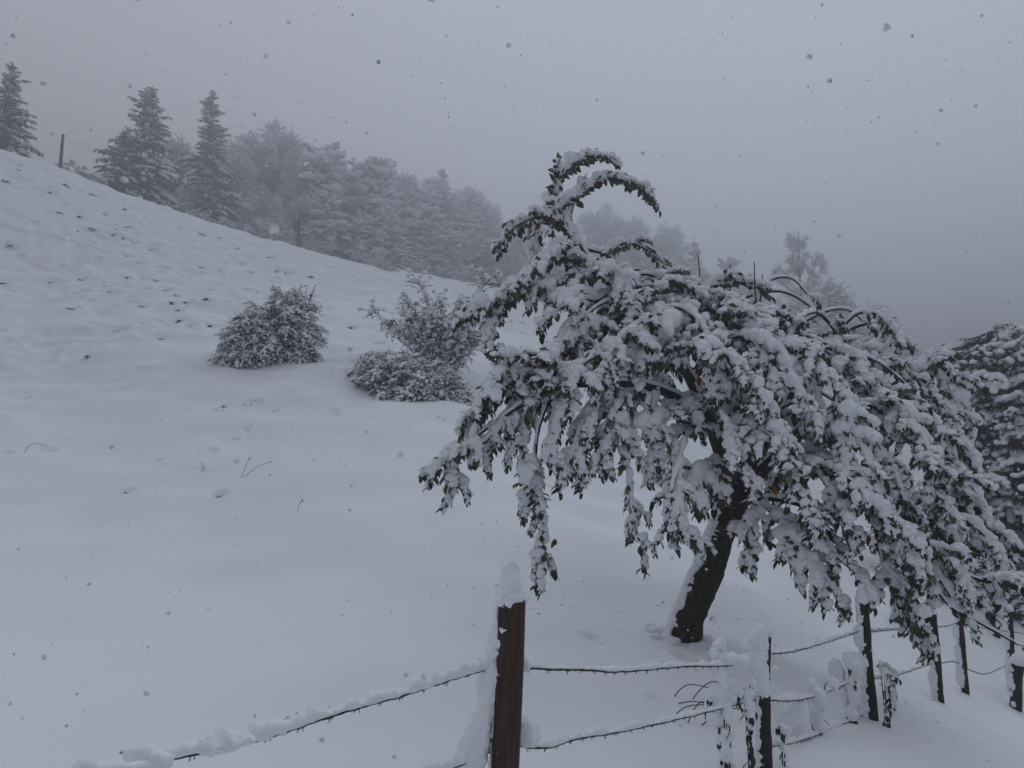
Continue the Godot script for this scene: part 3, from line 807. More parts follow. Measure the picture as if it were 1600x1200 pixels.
func fruit_tree() -> void:
	var base := Vector3(1.71, 0.0, -8.0)
	var o := thing("fruit_tree", base, "leaning dark-barked fruit tree with leafy boughs bowed down under thick snow", "tree")
	var to := -base
	var limbs := {
		"trunk": [[Vector3(1.66, -0.3, -8), Vector3(1.71, -0.05, -8), Vector3(1.84, 0.3, -8), Vector3(2, 0.65, -8), Vector3(2.15, 1.03, -8), Vector3(2.38, 1.5, -8)], 0.168, 0.125],
		"leader": [[Vector3(2.33, 1.36, -8), Vector3(2.09, 1.94, -7.9), Vector3(1.89, 2.39, -7.8), Vector3(1.69, 2.78, -7.8), Vector3(1.31, 3.24, -7.8), Vector3(0.86, 3.71, -7.8), Vector3(0.56, 4.25, -7.8)], 0.085, 0.010],
		"left": [[Vector3(2, 2.2, -7.9), Vector3(1.43, 2.43, -7.5), Vector3(0.9, 2.46, -7.2), Vector3(0.35, 2.38, -7), Vector3(-0.06, 2.14, -6.9), Vector3(-0.37, 1.91, -6.9)], 0.05, 0.01],
		"middle": [[Vector3(2.14, 1.85, -7.95), Vector3(2.15, 2.57, -8.3), Vector3(2.15, 3.17, -8.5), Vector3(2.26, 3.66, -8.6)], 0.065, 0.012],
		"rising": [[Vector3(2.36, 1.42, -8), Vector3(2.71, 2.02, -8.2), Vector3(3.15, 2.65, -8.4), Vector3(3.63, 3.13, -8.5), Vector3(3.96, 3.27, -8.5)], 0.08, 0.012],
		"far": [[Vector3(2.36, 1.43, -8), Vector3(2.83, 1.94, -7.8), Vector3(3.38, 2.19, -7.7), Vector3(3.9, 2.12, -7.6), Vector3(4.25, 1.62, -7.5)], 0.075, 0.01],
		"low": [[Vector3(2.24, 1.26, -7.97), Vector3(2.46, 1.38, -7.5), Vector3(2.83, 1.27, -7.2), Vector3(3.25, 1, -7), Vector3(3.64, 0.85, -6.9), Vector3(4.08, 0.7, -6.8)], 0.024, 0.010],
		"back": [[Vector3(2.36, 1.42, -8), Vector3(2.91, 2.19, -8.8), Vector3(3.6, 2.69, -9.4), Vector3(4.49, 2.89, -9.8), Vector3(5.22, 2.42, -10)], 0.08, 0.012],
		"front": [[Vector3(2.2, 1.18, -7.97), Vector3(1.79, 1.59, -7.4), Vector3(1.51, 1.68, -7), Vector3(1.41, 1.46, -6.9)], 0.035, 0.008]}
	for k in limbs:
		var pts := []
		for q in limbs[k][0]: pts.push_back(q + to)
		var line := smooth(pts, 0.05 if k == "trunk" else 0.08)
		var s := Shape.new()
		if k == "trunk":
			tube(s, line, limbs[k][1], limbs[k][2], 22, Color.WHITE, 0.22)
			for j in s.v.size():   # root flare
				var d := clampf(1.0 - (s.v[j].y + 0.1) / 0.28, 0.0, 1.0)
				var c := line[0].lerp(line[line.size() - 1], clampf((s.v[j].y + 0.3) / 1.8, 0, 1))
				var off := s.v[j] - c
				s.v[j] += Vector3(off.x, 0, off.z) * d * d * 0.35
			put("trunk", s.mesh(mats.bark), o)
			# snow blown against the upper, windward side of the leaning trunk
			var w := Shape.new()
			var crumbs := []
			for j in 900:
				var f := R(0.10, 0.97)
				var fl := f * (line.size() - 1.001)
				var q := line[int(fl)].lerp(line[int(fl) + 1], fl - int(fl))
				var a := R(-1.0, 1.0) * R(0.5, 1.0) + 0.1
				var edge := 0.62 + 0.9 * noise.get_noise_2d(f * 900.0, 7.0)
				if absf(a - 0.1) > edge: continue
				var rr: float = lerpf(limbs[k][1], limbs[k][2], f) * (1.0 + 0.35 * pow(maxf(0.0, 0.25 - f) * 4.0, 2.0))
				crumbs.push_back(blob(q + Vector3(-cos(a), 0.42 * cos(a), sin(a)) * rr * 0.96, R(0.012, 0.026) * (1.1 - 0.5 * absf(a)), 1.0))
			for j in 50:
				var q := line[int(R(0.1, 0.97) * (line.size() - 1))]
				var a := R(-0.5, 1.75)
				crumbs.push_back(blob(q + Vector3(-cos(a), 0.42 * cos(a), sin(a)) * lerpf(0.168, 0.13, q.y / 1.5), R(0.003, 0.011)))
			for j in 46:   # snow banked against the foot
				var a := R(0, TAU)
				var cx := -0.02 + cos(a) * R(0.14, 0.34); var cz := sin(a) * R(0.14, 0.34)
				crumbs.push_back(blob(Vector3(cx, ground(base.x + cx, base.z + cz) - base.y - R(0.0, 0.035) + 0.03 * maxf(0.0, -cos(a)), cz), R(0.04, 0.075), 0.6))
			melt(w, crumbs, 0.01, 0.003)
			put("trunk_snow", w.mesh(mats.snow), o)
		else:
			tube(s, line, limbs[k][1], limbs[k][2], 10, Color.WHITE, 0.25)
			var b := put("branch", s.mesh(mats.bark), o)
			var w2 := Shape.new()
			var sl2 := PackedVector3Array()
			for j in range(2, line.size()): sl2.push_back(line[j] + Vector3(0, lerpf(limbs[k][1], limbs[k][2], float(j) / line.size()) * 0.9, 0))
			snow_ridge(w2, sl2, lerpf(limbs[k][1], 0.035, 0.5), 0.05, 0.8)
			put("branch_snow", w2.mesh(mats.snow), b)
	# shoots: [droop class][variant]
	var kinds := []
	for d in 3:
		var row := []
		for k in 6: row.push_back(make_shoot(R(0.28, 0.40), [0.3, 0.9, 1.7][d], R(0.10, 0.125), [0.9, 1.1, 0.75, 0.55, 1.35, 1.0][k]))
		kinds.push_back(row)
	var bare_kind := [make_shoot(0.5, 0.2, 0.09, 0.7, 0.75), make_shoot(0.45, 0.8, 0.09, 0.75, 0.6)]
	var pads := [make_pad(0.5, 0.085), make_pad(0.62, 0.11), make_pad(0.42, 0.075), make_pad(0.55, 0.095)]
	var spots := []   # [transform in world, droop, variant]
	var pad_spots := [[], [], [], []]
	for bi in boughs.size():
		var pts := []
		for q in boughs[bi]: pts.push_back(Vector3(q[0], q[1], q[2]) + to)
		var line := smooth(pts, 0.045)
		var s := Shape.new()
		tube(s, line, 0.018, 0.006, 6, Color.WHITE, 0.25)
		var b := put("bough", s.mesh(mats.bark), o)
		var w := Shape.new()
		var lifted := PackedVector3Array()
		for q in line: lifted.push_back(q + Vector3(0, 0.012, 0))
		var top := bi < 7
		snow_ridge(w, lifted, 0.026 if top else 0.03, 0.034 if top else 0.04, 1.1)
		put("bough_snow", w.mesh(mats.snow), b)
		var step := 2
		for k in range(1, line.size(), step):
			var e := float(k) / line.size()
			var t := tangent(line, k)
			var flat := Vector3(t.x, 0, t.z)
			flat = flat.normalized() if flat.length() > 0.15 else Vector3(R(-1, 1), 0, R(-1, 1)).normalized()
			var n := 1 if top or R(0, 1) < 0.45 or e < 0.12 else 2
			for m in n:
				var sd := (1 if (k / step + m) % 2 else -1)
				var turn := sd * R(0.3, 1.7) * (0.25 if top else 1.0)
				if k >= line.size() - step: turn = R(-0.2, 0.2)
				var dir := flat.rotated(Vector3.UP, turn)
				if not top and e < 0.66 and soft_noise.get_noise_3d(line[k].x * 170.0, line[k].y * 170.0, line[k].z * 170.0) < -0.13: continue   # gaps in the crown
				var dc := 1 if t.y > -0.75 else 2
				if (t.y > 0.2 and R(0, 1) < 0.6) or top: dc = 0
				elif R(0, 1) < 0.4: dc = clampi(dc + (1 if R(0, 1) < 0.35 else -1), 0, 2)
				var sz := R(0.75, 1.2) * (0.72 if top else lerpf(1.0, 0.72, e))
				var tf := turned(dir, line[k], sz, R(0.85, 1.2))
				tf.basis = tf.basis * Basis(Vector3.BACK, R(-0.25, 0.4) + (asin(clampf(t.y, -0.9, 0.9)) * 0.9 if top else asin(clampf(t.y, -0.9, 0.9)) * 0.3)) * Basis(Vector3.RIGHT, R(-0.35, 0.35))
				spots.push_back([tf, dc, rng.randi() % 6])
		if not top and bi != 15 and bi != 16:
			for k in (1 if bi % 3 == 1 else 0):
				var j := int(line.size() * R(0.3, 0.8))
				var t2 := tangent(line, j)
				if t2.y < -0.85: continue
				var v := rng.randi() % 4
				pad_spots[v].push_back(turned(Vector3(t2.x, 0, t2.z) if Vector2(t2.x, t2.z).length() > 0.1 else Vector3.LEFT, line[j] + Vector3(0, 0.03, 0), R(0.45, 0.9), R(0.8, 1.2)))
	# the 300 nearest shoots are parts with their snow; those behind them stay together
	spots.sort_custom(func(a, b): return a[0].origin.z > b[0].origin.z)
	var rest := {}
	for k in spots.size():
		var kind: Array = kinds[spots[k][1]][spots[k][2]]
		if k < 300:
			var m := put("leafy_shoot", kind[0], o, spots[k][0])
			put("snow_load", kind[1], m)
		else:
			var key := Vector2i(spots[k][1], spots[k][2])
			if not rest.has(key): rest[key] = []
			rest[key].push_back(spots[k][0])
	for key in rest:
		many("leafy_sprays", kinds[key.x][key.y][0], rest[key], o)
		many("spray_snow", kinds[key.x][key.y][1], rest[key], o)
	for v in 4:
		for t in pad_spots[v]: put("snow_pad", pads[v], o, t)
	# bare arching twigs and upright water shoots on top
	for arc in [[Vector3(2.3, 3.3, -8.4), Vector3(2.51, 3.51, -8.4), Vector3(2.94, 3.61, -8.4), Vector3(3.25, 3.47, -8.4), Vector3(3.55, 3.18, -8.4), Vector3(3.72, 2.95, -8.35)], [Vector3(2.8, 3.4, -8.6), Vector3(2.86, 3.7, -8.6), Vector3(3.01, 3.81, -8.6), Vector3(3.19, 3.79, -8.6), Vector3(3.34, 3.62, -8.6)], [Vector3(2.6, 2.5, -8.2), Vector3(2.9, 2.75, -8.0), Vector3(3.3, 2.9, -7.9), Vector3(3.7, 2.75, -7.8), Vector3(3.95, 2.5, -7.7)], [Vector3(3.1, 3.2, -8.6), Vector3(3.5, 3.4, -8.5), Vector3(3.75, 3.42, -8.5), Vector3(3.9, 3.3, -8.5)],
			[Vector3(4.05, 0.72, -6.8), Vector3(4.3, 0.75, -6.85), Vector3(4.6, 0.68, -6.9)], [Vector3(3.6, 0.8, -6.9), Vector3(3.75, 0.5, -6.8), Vector3(4.0, 0.35, -6.75), Vector3(4.25, 0.2, -6.7)]]:
		var pts := []
		for q in arc: pts.push_back(q + to)
		var line := smooth(pts, 0.04)
		var s := Shape.new()
		tube(s, line, 0.014, 0.006, 6, Color.WHITE, 0.2)
		var b := put("arching_twig", s.mesh(mats.bark), o)
		var w := Shape.new()
		var li := PackedVector3Array()
		for q in line: li.push_back(q + Vector3(0, 0.014, 0))
		snow_ridge(w, li, 0.016, 0.024, 1.1)
		put("twig_snow", w.mesh(mats.snow), b)
		var t := tangent(line, line.size() - 1)
		put("leafy_shoot", bare_kind[1][0], o, turned(t, line[line.size() - 1], 0.6))
	for u in [[Vector3(2.09, 3.6, -8.5), Vector3(2.09, 4.08, -8.5)], [Vector3(2.31, 3.5, -8.4), Vector3(2.43, 3.92, -8.4)], [Vector3(2.67, 3.4, -8.3), Vector3(2.66, 3.92, -8.3)], [Vector3(2.70, 3.45, -8.3), Vector3(2.74, 3.78, -8.3)]]:
		var s := Shape.new()
		tube(s, smooth([u[0] + to, (u[0] + u[1]) * 0.5 + to + Vector3(R(-0.02, 0.02), 0, 0), u[1] + to], 0.05), 0.010, 0.005, 5, Color.WHITE, 0.3)
		put("upright_shoot", s.mesh(mats.bark), o)
	# the few leaves that have turned
	var turned_leaves := [[Vector3(0.38, 4.27, -7.66), Color(0.16, 0.018, 0.008), "red leaf"], [Vector3(0.91, 4.62, -7.72), Color(0.11, 0.02, 0.008), "red leaf"], [Vector3(1.6, 2.46, -6.62), Color(0.16, 0.02, 0.01), "red leaf"], [Vector3(2.25, 1.52, -6.72), Color(0.26, 0.075, 0.008), "bright orange leaf"], [Vector3(1.84, 1.63, -6.9), Color(0.20, 0.095, 0.012), "yellow leaf"],
		[Vector3(0.18, 2.11, -6.9), Color(0.2, 0.10, 0.015), "yellow leaf"], [Vector3(3, 1.11, -6.62), Color(0.1, 0.03, 0.01), "brown leaf"], [Vector3(0.37, 1.06, -6.9), Color(0.15, 0.06, 0.012), "brown leaf"], [Vector3(1.04, 1.52, -7.05), Color(0.17, 0.085, 0.03), "tan leaf"], [Vector3(0.26, 4.12, -7.55), Color(0.13, 0.075, 0.015), "yellow leaf"], [Vector3(3.3, 3.42, -8.2), Color(0.07, 0.028, 0.014), "brown leaf"], [Vector3(2.95, 3.45, -8.3), Color(0.06, 0.028, 0.015), "brown leaf"]]
	for l in turned_leaves:
		var s := Shape.new()
		for sd: float in [0.0, 1.0]: leaf_blade(s, Vector3(0.012 * sd, 0.0, 0.004 * sd), Vector3(R(-0.3, 0.3), -1, 0.1).normalized(), Vector3(R(-0.4, 0.4), 0, 1).normalized(), 0.095 - 0.03 * sd, 0.036, l[1] * (1.0 - 0.3 * sd), 0.15)
		var m := put("turned_leaf", s.mesh(mats.leaf), o, Transform3D(Basis.IDENTITY, l[0] + to))
		m.set_meta("label", l[2])

# ---------------------------------------------------------------- fence
func fence() -> void:
	var o := thing("barbed_wire_fence", Vector3(-0.05, 0.05, -3.0), "barbed-wire fence on wooden posts, snow piled along its strands and post tops", "fence")
	var to := -o.position
	var posts := [[Vector3(-0.05, -0.2, -3.0), Vector3(0.0, 1.19, -3.0), 0.052, true], [Vector3(1.5, -0.5, -4.85), Vector3(1.535, 0.68, -4.85), 0.045, false], [Vector3(3.02, -0.9, -6.75), Vector3(2.99, 0.55, -6.75), 0.05, false],
		[Vector3(4.92, -1.5, -9.2), Vector3(4.87, 0.0, -9.2), 0.052, false], [Vector3(5.9, -1.7, -10.4), Vector3(5.85, -0.16, -10.4), 0.05, false], [Vector3(7.24, -2.0, -11.6), Vector3(7.27, -0.40, -11.6), 0.055, false]]
	for k in posts.size():
		var a: Vector3 = posts[k][0] + to; var b: Vector3 = posts[k][1] + to
		var r: float = posts[k][2]
		var s := Shape.new()
		var line := smooth([a, a.lerp(b, 0.35) + Vector3(R(-0.012, 0.012), 0, 0), a.lerp(b, 0.7) + Vector3(R(-0.012, 0.012), 0, 0), b], 0.04)
		if posts[k][3]:   # sawn square post with worn edges
			var prof := []
			for j in 16:
				var an := TAU * j / 16 + 0.12
				var m := maxf(absf(cos(an)), absf(sin(an)))
				prof.push_back(Vector2(cos(an), sin(an)) / lerpf(1.0, m, 0.82) * r)
			for i in line.size() + 2:
				var q := line[mini(i, line.size() - 1)]
				var shrink := 1.0
				if i >= line.size(): q += Vector3(0, [0.012, 0.014][i - line.size()], 0); shrink = [0.8, 0.02][i - line.size()]
				for j in 17:
					var pr: Vector2 = prof[j % 16] * shrink * (1.0 + 0.05 * noise.get_noise_2d(j % 16 * 90, q.y * 120))
					s.vert(q + Vector3(pr.x, 0, pr.y), Color.WHITE, Vector2(j / 16.0, q.y))
			for i in line.size() + 1:
				for j in 16:
					var at := i * 17 + j
					s.quad(at, at + 1, at + 18, at + 17)
		else:
			tube(s, line, r * 1.05, r * 0.95, 14, Color.WHITE, 0.16, true)
		var p := put("post", s.mesh(mats.wood if k == 0 else mats.post), o)
		if k == 0: p.set_meta("label", "nearest post, reddish-brown sawn wood")
		# tall cap of snow
		var w := Shape.new(); var balls := []
		var hcap: float = [0.15, 0.12, 0.14, 0.09, 0.09, 0.06][k]
		for j in 16:
			var e := j / 15.0
			var rr: float = lerpf(r * 0.86, 0.012, pow(e, 1.35)) * R(0.94, 1.06)
			balls.push_back([b + Vector3(R(-0.006, 0.006) - 0.004, e * hcap + 0.004, R(-0.006, 0.006)), Vector3(rr, rr * 0.8, rr)])
		for j in 26: balls.push_back(blob(b + Vector3(cos(j * 0.9) * r * 0.8, R(-0.012, 0.012), sin(j * 0.9) * r * 0.8), R(0.012, 0.02)))
		melt(w, balls, 0.007, 0.003)
		put("snow_cap", w.mesh(mats.snow), p)
		# snow plastered on the windward left side
		var side := Shape.new(); balls = []
		for j in 420:
			var e2 := R(0.12, 1.0)
			var an2 := R(-1.0, 1.0) * R(0.4, 1.1)
			var rr2 := R(0.005, 0.0125)
			balls.push_back([a.lerp(b, e2) + Vector3(-cos(an2), 0, sin(an2)) * r * 0.98, Vector3(rr2 * 0.8, rr2 * 1.6, rr2)])
		if k == 0:   # drifts hanging where the strands meet the post
			for j in 30:
				var e3 := j / 29.0
				var rr3 := 0.012 + 0.030 * pow(e3, 1.2) * R(0.85, 1.1) * (1.0 if e3 < 0.8 else 0.8)
				balls.push_back([Vector3(-0.060 - 0.032 * e3, 1.10 - 0.23 * e3, -2.99) + to, Vector3(rr3 * 0.85, rr3, rr3)])
				var rr4 := 0.010 + 0.046 * e3 * R(0.85, 1.1)
				balls.push_back([Vector3(-0.07 - 0.085 * e3, 0.90 - 0.28 * e3, -2.98) + to, Vector3(rr4 * 0.85, rr4, rr4)])
			for j in 3:
				balls.push_back([Vector3(-0.02 + 0.05 + 0.012 * j, 0.955 - 0.007 * j, -3.05 - 0.012 * j) + to, Vector3.ONE * (0.026 - 0.0016 * j)])
				balls.push_back([Vector3(0.045 + 0.014 * j, 0.70 - 0.012 * j, -3.06 - 0.014 * j) + to, Vector3(1, 1.1, 1) * (0.042 - 0.0025 * j)])
		elif k == 1:
			for j in 75:   # a heap leaning from the post top down its left side
				var e4 := R(0, 1)
				var out := R(0, 1) * lerpf(0.03, 0.105, sin(PI * minf(e4 * 1.15, 1.0)))
				balls.push_back([Vector3(1.51 - out, 0.72 - 0.36 * e4, -4.79 + R(-0.03, 0.03)) + to, Vector3.ONE * R(0.018, 0.036)])
			for j in 34:   # a peaked pile on the strand beside it, running into the heap
				var e6 := R(0, 1)
				var peak := 0.10 * maxf(0.0, 1.0 - absf(e6 - 0.2) * 3.2) + 0.03 + 0.05 * maxf(0.0, e6 - 0.7) * 3.0
				balls.push_back([Vector3(1.155 + 0.27 * e6, 0.575 - 0.05 * e6 + R(0, 1) * peak, -4.60 - 0.14 * e6) + to, Vector3.ONE * R(0.014, 0.028)])
		else:
			for j in 20:
				var e5 := R(0, 1)
				balls.push_back([a.lerp(b, 0.35 + 0.5 * e5) + Vector3(-r - 0.01, 0, 0.01), Vector3(1, 1.5, 1) * R(0.02, 0.045)])
		melt(side, balls, 0.011, 0.003)
		put("side_snow", side.mesh(mats.snow), p)
	var strands := [
		[Vector3(-1.75, 1.12, -0.9), Vector3(-0.9, 1.02, -1.75), Vector3(-0.86, 1, -1.9), Vector3(-0.68, 0.972, -2.15), Vector3(-0.47, 0.962, -2.45), Vector3(-0.3, 0.95, -2.7), Vector3(-0.04, 0.945, -3.05)],
		[Vector3(-1.75, 0.72, -0.9), Vector3(-0.8, 0.67, -2.1), Vector3(-0.41, 0.655, -2.6), Vector3(-0.23, 0.63, -2.85), Vector3(-0.04, 0.64, -3.05)],
		[Vector3(0.0, 0.93, -3.05), Vector3(0.26, 0.86, -3.3), Vector3(0.53, 0.75, -3.7), Vector3(0.85, 0.67, -4.1), Vector3(1.22, 0.55, -4.6), Vector3(1.49, 0.5, -4.87)],
		[Vector3(0, 0.65, -3.05), Vector3(0.13, 0.585, -3.2), Vector3(0.27, 0.55, -3.4), Vector3(0.61, 0.45, -3.85), Vector3(1.26, 0.31, -4.65), Vector3(1.49, 0.29, -4.87)],
		[Vector3(1.55, 0.55, -4.88), Vector3(1.87, 0.47, -5.3), Vector3(2.39, 0.38, -6), Vector3(2.97, 0.3, -6.77)], [Vector3(1.54, 0.28, -4.88), Vector3(1.97, 0.1, -5.5), Vector3(2.44, 0.0, -6.1), Vector3(2.97, -0.07, -6.77)], [Vector3(1.53, 0.01, -4.88), Vector3(1.91, -0.14, -5.4), Vector3(2.51, -0.3, -6.2), Vector3(2.97, -0.38, -6.77)],
		[Vector3(3.02, 0.28, -6.8), Vector3(3.72, 0.12, -7.7), Vector3(4.87, -0.16, -9.23)], [Vector3(3, -0.11, -6.8), Vector3(3.7, -0.31, -7.7), Vector3(4.87, -0.57, -9.23)], [Vector3(3, -0.4, -6.8), Vector3(3.74, -0.64, -7.7), Vector3(4.87, -0.98, -9.23)],
		[Vector3(4.92, -0.17, -9.25), Vector3(5.42, -0.29, -9.9), Vector3(5.85, -0.35, -10.43)], [Vector3(4.91, -0.59, -9.25), Vector3(5.44, -0.72, -9.9), Vector3(5.85, -0.87, -10.43)], [Vector3(4.91, -1.02, -9.25), Vector3(5.41, -1.17, -9.9), Vector3(5.85, -1.24, -10.43)],
		[Vector3(5.88, -0.37, -10.43), Vector3(6.55, -0.54, -11), Vector3(7.25, -0.71, -11.6)], [Vector3(5.87, -0.91, -10.43), Vector3(6.45, -1.13, -10.9), Vector3(7.2, -1.14, -11.55)],
		[Vector3(7.27, -0.71, -11.6), Vector3(8.38, -0.95, -12.4), Vector3(9.6, -1.1, -13.4)]]
	var piles := [1.35, 1.4, 0.95, 1.0, 0.95, 0.9, 1.1, 0.8, 0.85, 1.0, 0.9, 0.9, 0.9, 0.8, 0.9, 0.8]
	for k in strands.size():
		var pts := []
		for q in strands[k]: pts.push_back(q + to)
		var line := smooth(pts, 0.012 if k < 4 else 0.018)
		var s := Shape.new()
		var twist := [PackedVector3Array(), PackedVector3Array()]
		for j in line.size():
			var f := frame(tangent(line, j), Vector3.UP)
			line[j].y += 0.004 * noise.get_noise_1d(j * 6.0 + k * 500)
			for m in 2: twist[m].push_back(line[j] + (f[0] * cos(j * 0.75 + m * PI) + f[1] * sin(j * 0.75 + m * PI)) * 0.0021)
		for m in 2: tube(s, twist[m], 0.0030, 0.0030, 5, Color.WHITE)
		var wv := put("barbed_wire", s.mesh(mats.wire), o)
		var barbs := Shape.new()
		var gap := int(0.11 / (0.012 if k < 4 else 0.018))
		for j in range(gap, line.size() - 2, gap):
			var f2 := frame(tangent(line, j), Vector3.UP)
			for m in 2:
				var q := line[j + m]
				var d: Vector3 = f2[0].rotated(tangent(line, j), R(0.9, 2.2) * (1 if m else -1))
				tube(barbs, PackedVector3Array([q - d * R(0.012, 0.018), q + tangent(line, j) * 0.003, q + d * R(0.012, 0.018)]), 0.0017, 0.0012, 4, Color.WHITE)
				tube(barbs, PackedVector3Array([q - tangent(line, j) * 0.006, q + tangent(line, j) * 0.006]), 0.0052, 0.0052, 6, Color.WHITE)
		var bm := put("barbs", barbs.mesh(mats.wire), wv)
		bm.set_meta("kind", "stuff")
		var w := Shape.new()
		var li := PackedVector3Array()
		for q in line: li.push_back(q + Vector3(0, 0.0055, 0))
		snow_ridge(w, li, 0.0105 * piles[k], 0.018 * piles[k], 1.05, Vector3.UP, 9, 0.0)
		if k == 0:
			var lumps := []
			for l in [[0.565, 0.030], [0.555, 0.026], [0.58, 0.024], [0.60, 0.018], [0.545, 0.02], [0.475, 0.03], [0.485, 0.028], [0.46, 0.03], [0.50, 0.018], [0.62, 0.012], [0.845, 0.013], [0.84, 0.012]]:
				var q: Vector3 = line[int(l[0] * line.size())]
				lumps.push_back([q + Vector3(0, l[1] * 0.75, 0), Vector3(1.0, 0.95, 0.8) * l[1]])
				lumps.push_back([q + Vector3(0.02, l[1] * 0.3, -0.015), Vector3(1.2, 0.6, 0.8) * l[1]])
			lumps.push_back([line[int(0.842 * line.size())] + Vector3(0, 0.042, 0), Vector3(0.010, 0.014, 0.01)])
			melt(w, lumps, 0.008, 0.0025)
		put("snow_ridge", w.mesh(mats.snow), wv)

# weeds by the fence: stalks with hanging leaves under caps of snow
func weed(at: Vector3, h: float, spread: float, stalks: int, label: String, group := "") -> void:
	at.y = ground(at.x, at.z)
	var o := thing("snowy_weed", at, label, "plant", group)
	var balls := []
	for k in stalks:
		var s := Shape.new()
		var a := R(0, TAU)
		var d := Vector3(cos(a), 0, sin(a)) * spread * R(0.1, 0.8)
		var hh := h * R(0.6, 1.0)
		var line := smooth([Vector3(d.x * 0.3, -0.08, d.z * 0.3), Vector3(d.x * 0.5, hh * 0.55, d.z * 0.5), Vector3(d.x * 0.8, hh, d.z * 0.8), Vector3(d.x * 1.3, hh * 0.93, d.z * 1.3)], 0.05)
		tube(s, line, 0.006, 0.003, 5, Color(0.03, 0.024, 0.02))
		for j in int(hh / 0.075):
			var q := line[rng.randi() % line.size()]
			var dir := Vector3(R(-0.7, 0.7), R(-1.4, -0.2), R(-0.7, 0.7)).normalized()
			leaf_blade(s, q, dir, Vector3(d.x, 0.5, d.z).normalized(), R(0.05, 0.10), 0.03, Color(0.05, 0.045, 0.036) * R(0.5, 1.3), 0.4)
		put("stalk", s.mesh(mats.leaf), o)
		for j in line.size():
			if j < line.size() * 0.2 or R(0, 1) < 0.12: continue
			var r := R(0.015, 0.038) * lerpf(0.6, 1.2, float(j) / line.size()) * clampf(spread / 0.16, 0.5, 1.2)
			balls.push_back([line[j] + Vector3(R(-0.015, 0.015), r * 0.5, R(-0.015, 0.015)), Vector3(r, r * 1.25, r)])
	var w := Shape.new()
	melt(w, balls, 0.012, 0.003)
	put("snow", w.mesh(mats.snow), o)

func mound(at: Vector3, size: Vector3, label: String) -> void:
	at.y = ground(at.x, at.z)
	var s := Shape.new(); var balls := []
	for j in 14: balls.push_back([Vector3(R(-0.25, 0.25) * size.x, size.y * j / 16.0, R(-0.2, 0.2) * size.z), Vector3(size.x, size.x * 0.8, size.z) * 0.5 * R(0.8, 1.05)])
	melt(s, balls, 0.016, 0.004)
	var o := put("snow_mound", s.mesh(mats.snow), self, Transform3D(Basis.IDENTITY, at))
	tag(o, label, "snow mound")

func lone_post(at: Vector3, h: float, r: float, label: String, called := "stub_post", lean := Vector3.ZERO, group := "") -> void:
	at.y = ground(at.x, at.z)
	var o := thing(called, at, label, "post", group)
	var s := Shape.new()
	tube(s, smooth([Vector3(0, -0.2, 0), lean * 0.5 + Vector3(0, h * 0.5, 0), lean + Vector3(0, h, 0)], 0.05), r, r * 0.92, 12, Color.WHITE, 0.2, true)
	put("post", s.mesh(mats.post), o)
	var w := Shape.new(); var balls := []
	for j in 7: balls.push_back(blob(lean + Vector3(R(-0.3, 0.3) * r, h + j * 0.012, R(-0.3, 0.3) * r), r * lerpf(1.15, 0.5, j / 6.0), 0.8))
	for j in 18: balls.push_back([Vector3(-r, h * R(0.1, 1.0), R(-0.5, 0.8) * r) + lean * 0.5, Vector3(1, 1.6, 1) * R(0.012, 0.03)])
	melt(w, balls, 0.014, 0.003)
	put("snow_cap", w.mesh(mats.snow), o)

func stems(at: Vector3, arcs: Array, label: String) -> void:
	at.y = ground(at.x, at.z)
	var o := thing("dry_stem", at, label, "plant", "dry stems poking out of the snow")
	for a in arcs:
		var s := Shape.new()
		tube(s, smooth(a, 0.04), 0.0048, 0.003, 5, Color(0.055, 0.045, 0.04))
		var e: Vector3 = a[a.size() - 1]
		for j in 3: leaf_blade(s, e, Vector3(R(-1, 1), R(-0.8, 0.4), R(-1, 1)).normalized(), Vector3.UP, R(0.03, 0.05), 0.018, Color(0.05, 0.04, 0.035))
		put("stalk", s.mesh(mats.leaf), o)

func pole(at: Vector3, top: float, label: String) -> void:
	at.y = ground(at.x, at.z)
	var h := top - at.y
	var o := thing("utility_pole", at, label, "utility pole")
	var s := Shape.new()
	tube(s, PackedVector3Array([Vector3(0, -0.5, 0), Vector3(0.05, h * 0.5, 0), Vector3(0.1, h, 0)]), 0.16, 0.11, 9, Color(0.05, 0.042, 0.038), 0.0, true)
	put("pole", s.mesh(mats.leaf), o)
	var b := Shape.new()
	for k in 2: tube(b, PackedVector3Array([Vector3(0.1, h - 0.25 - 0.4 * k, 0.12), Vector3(0.1, h - 0.05 - 0.4 * k, 0.12)]), 0.07, 0.06, 7, Color(0.2, 0.2, 0.2), 0.0, true)
	put("insulators", b.mesh(mats.leaf), o).set_meta("kind", "stuff")

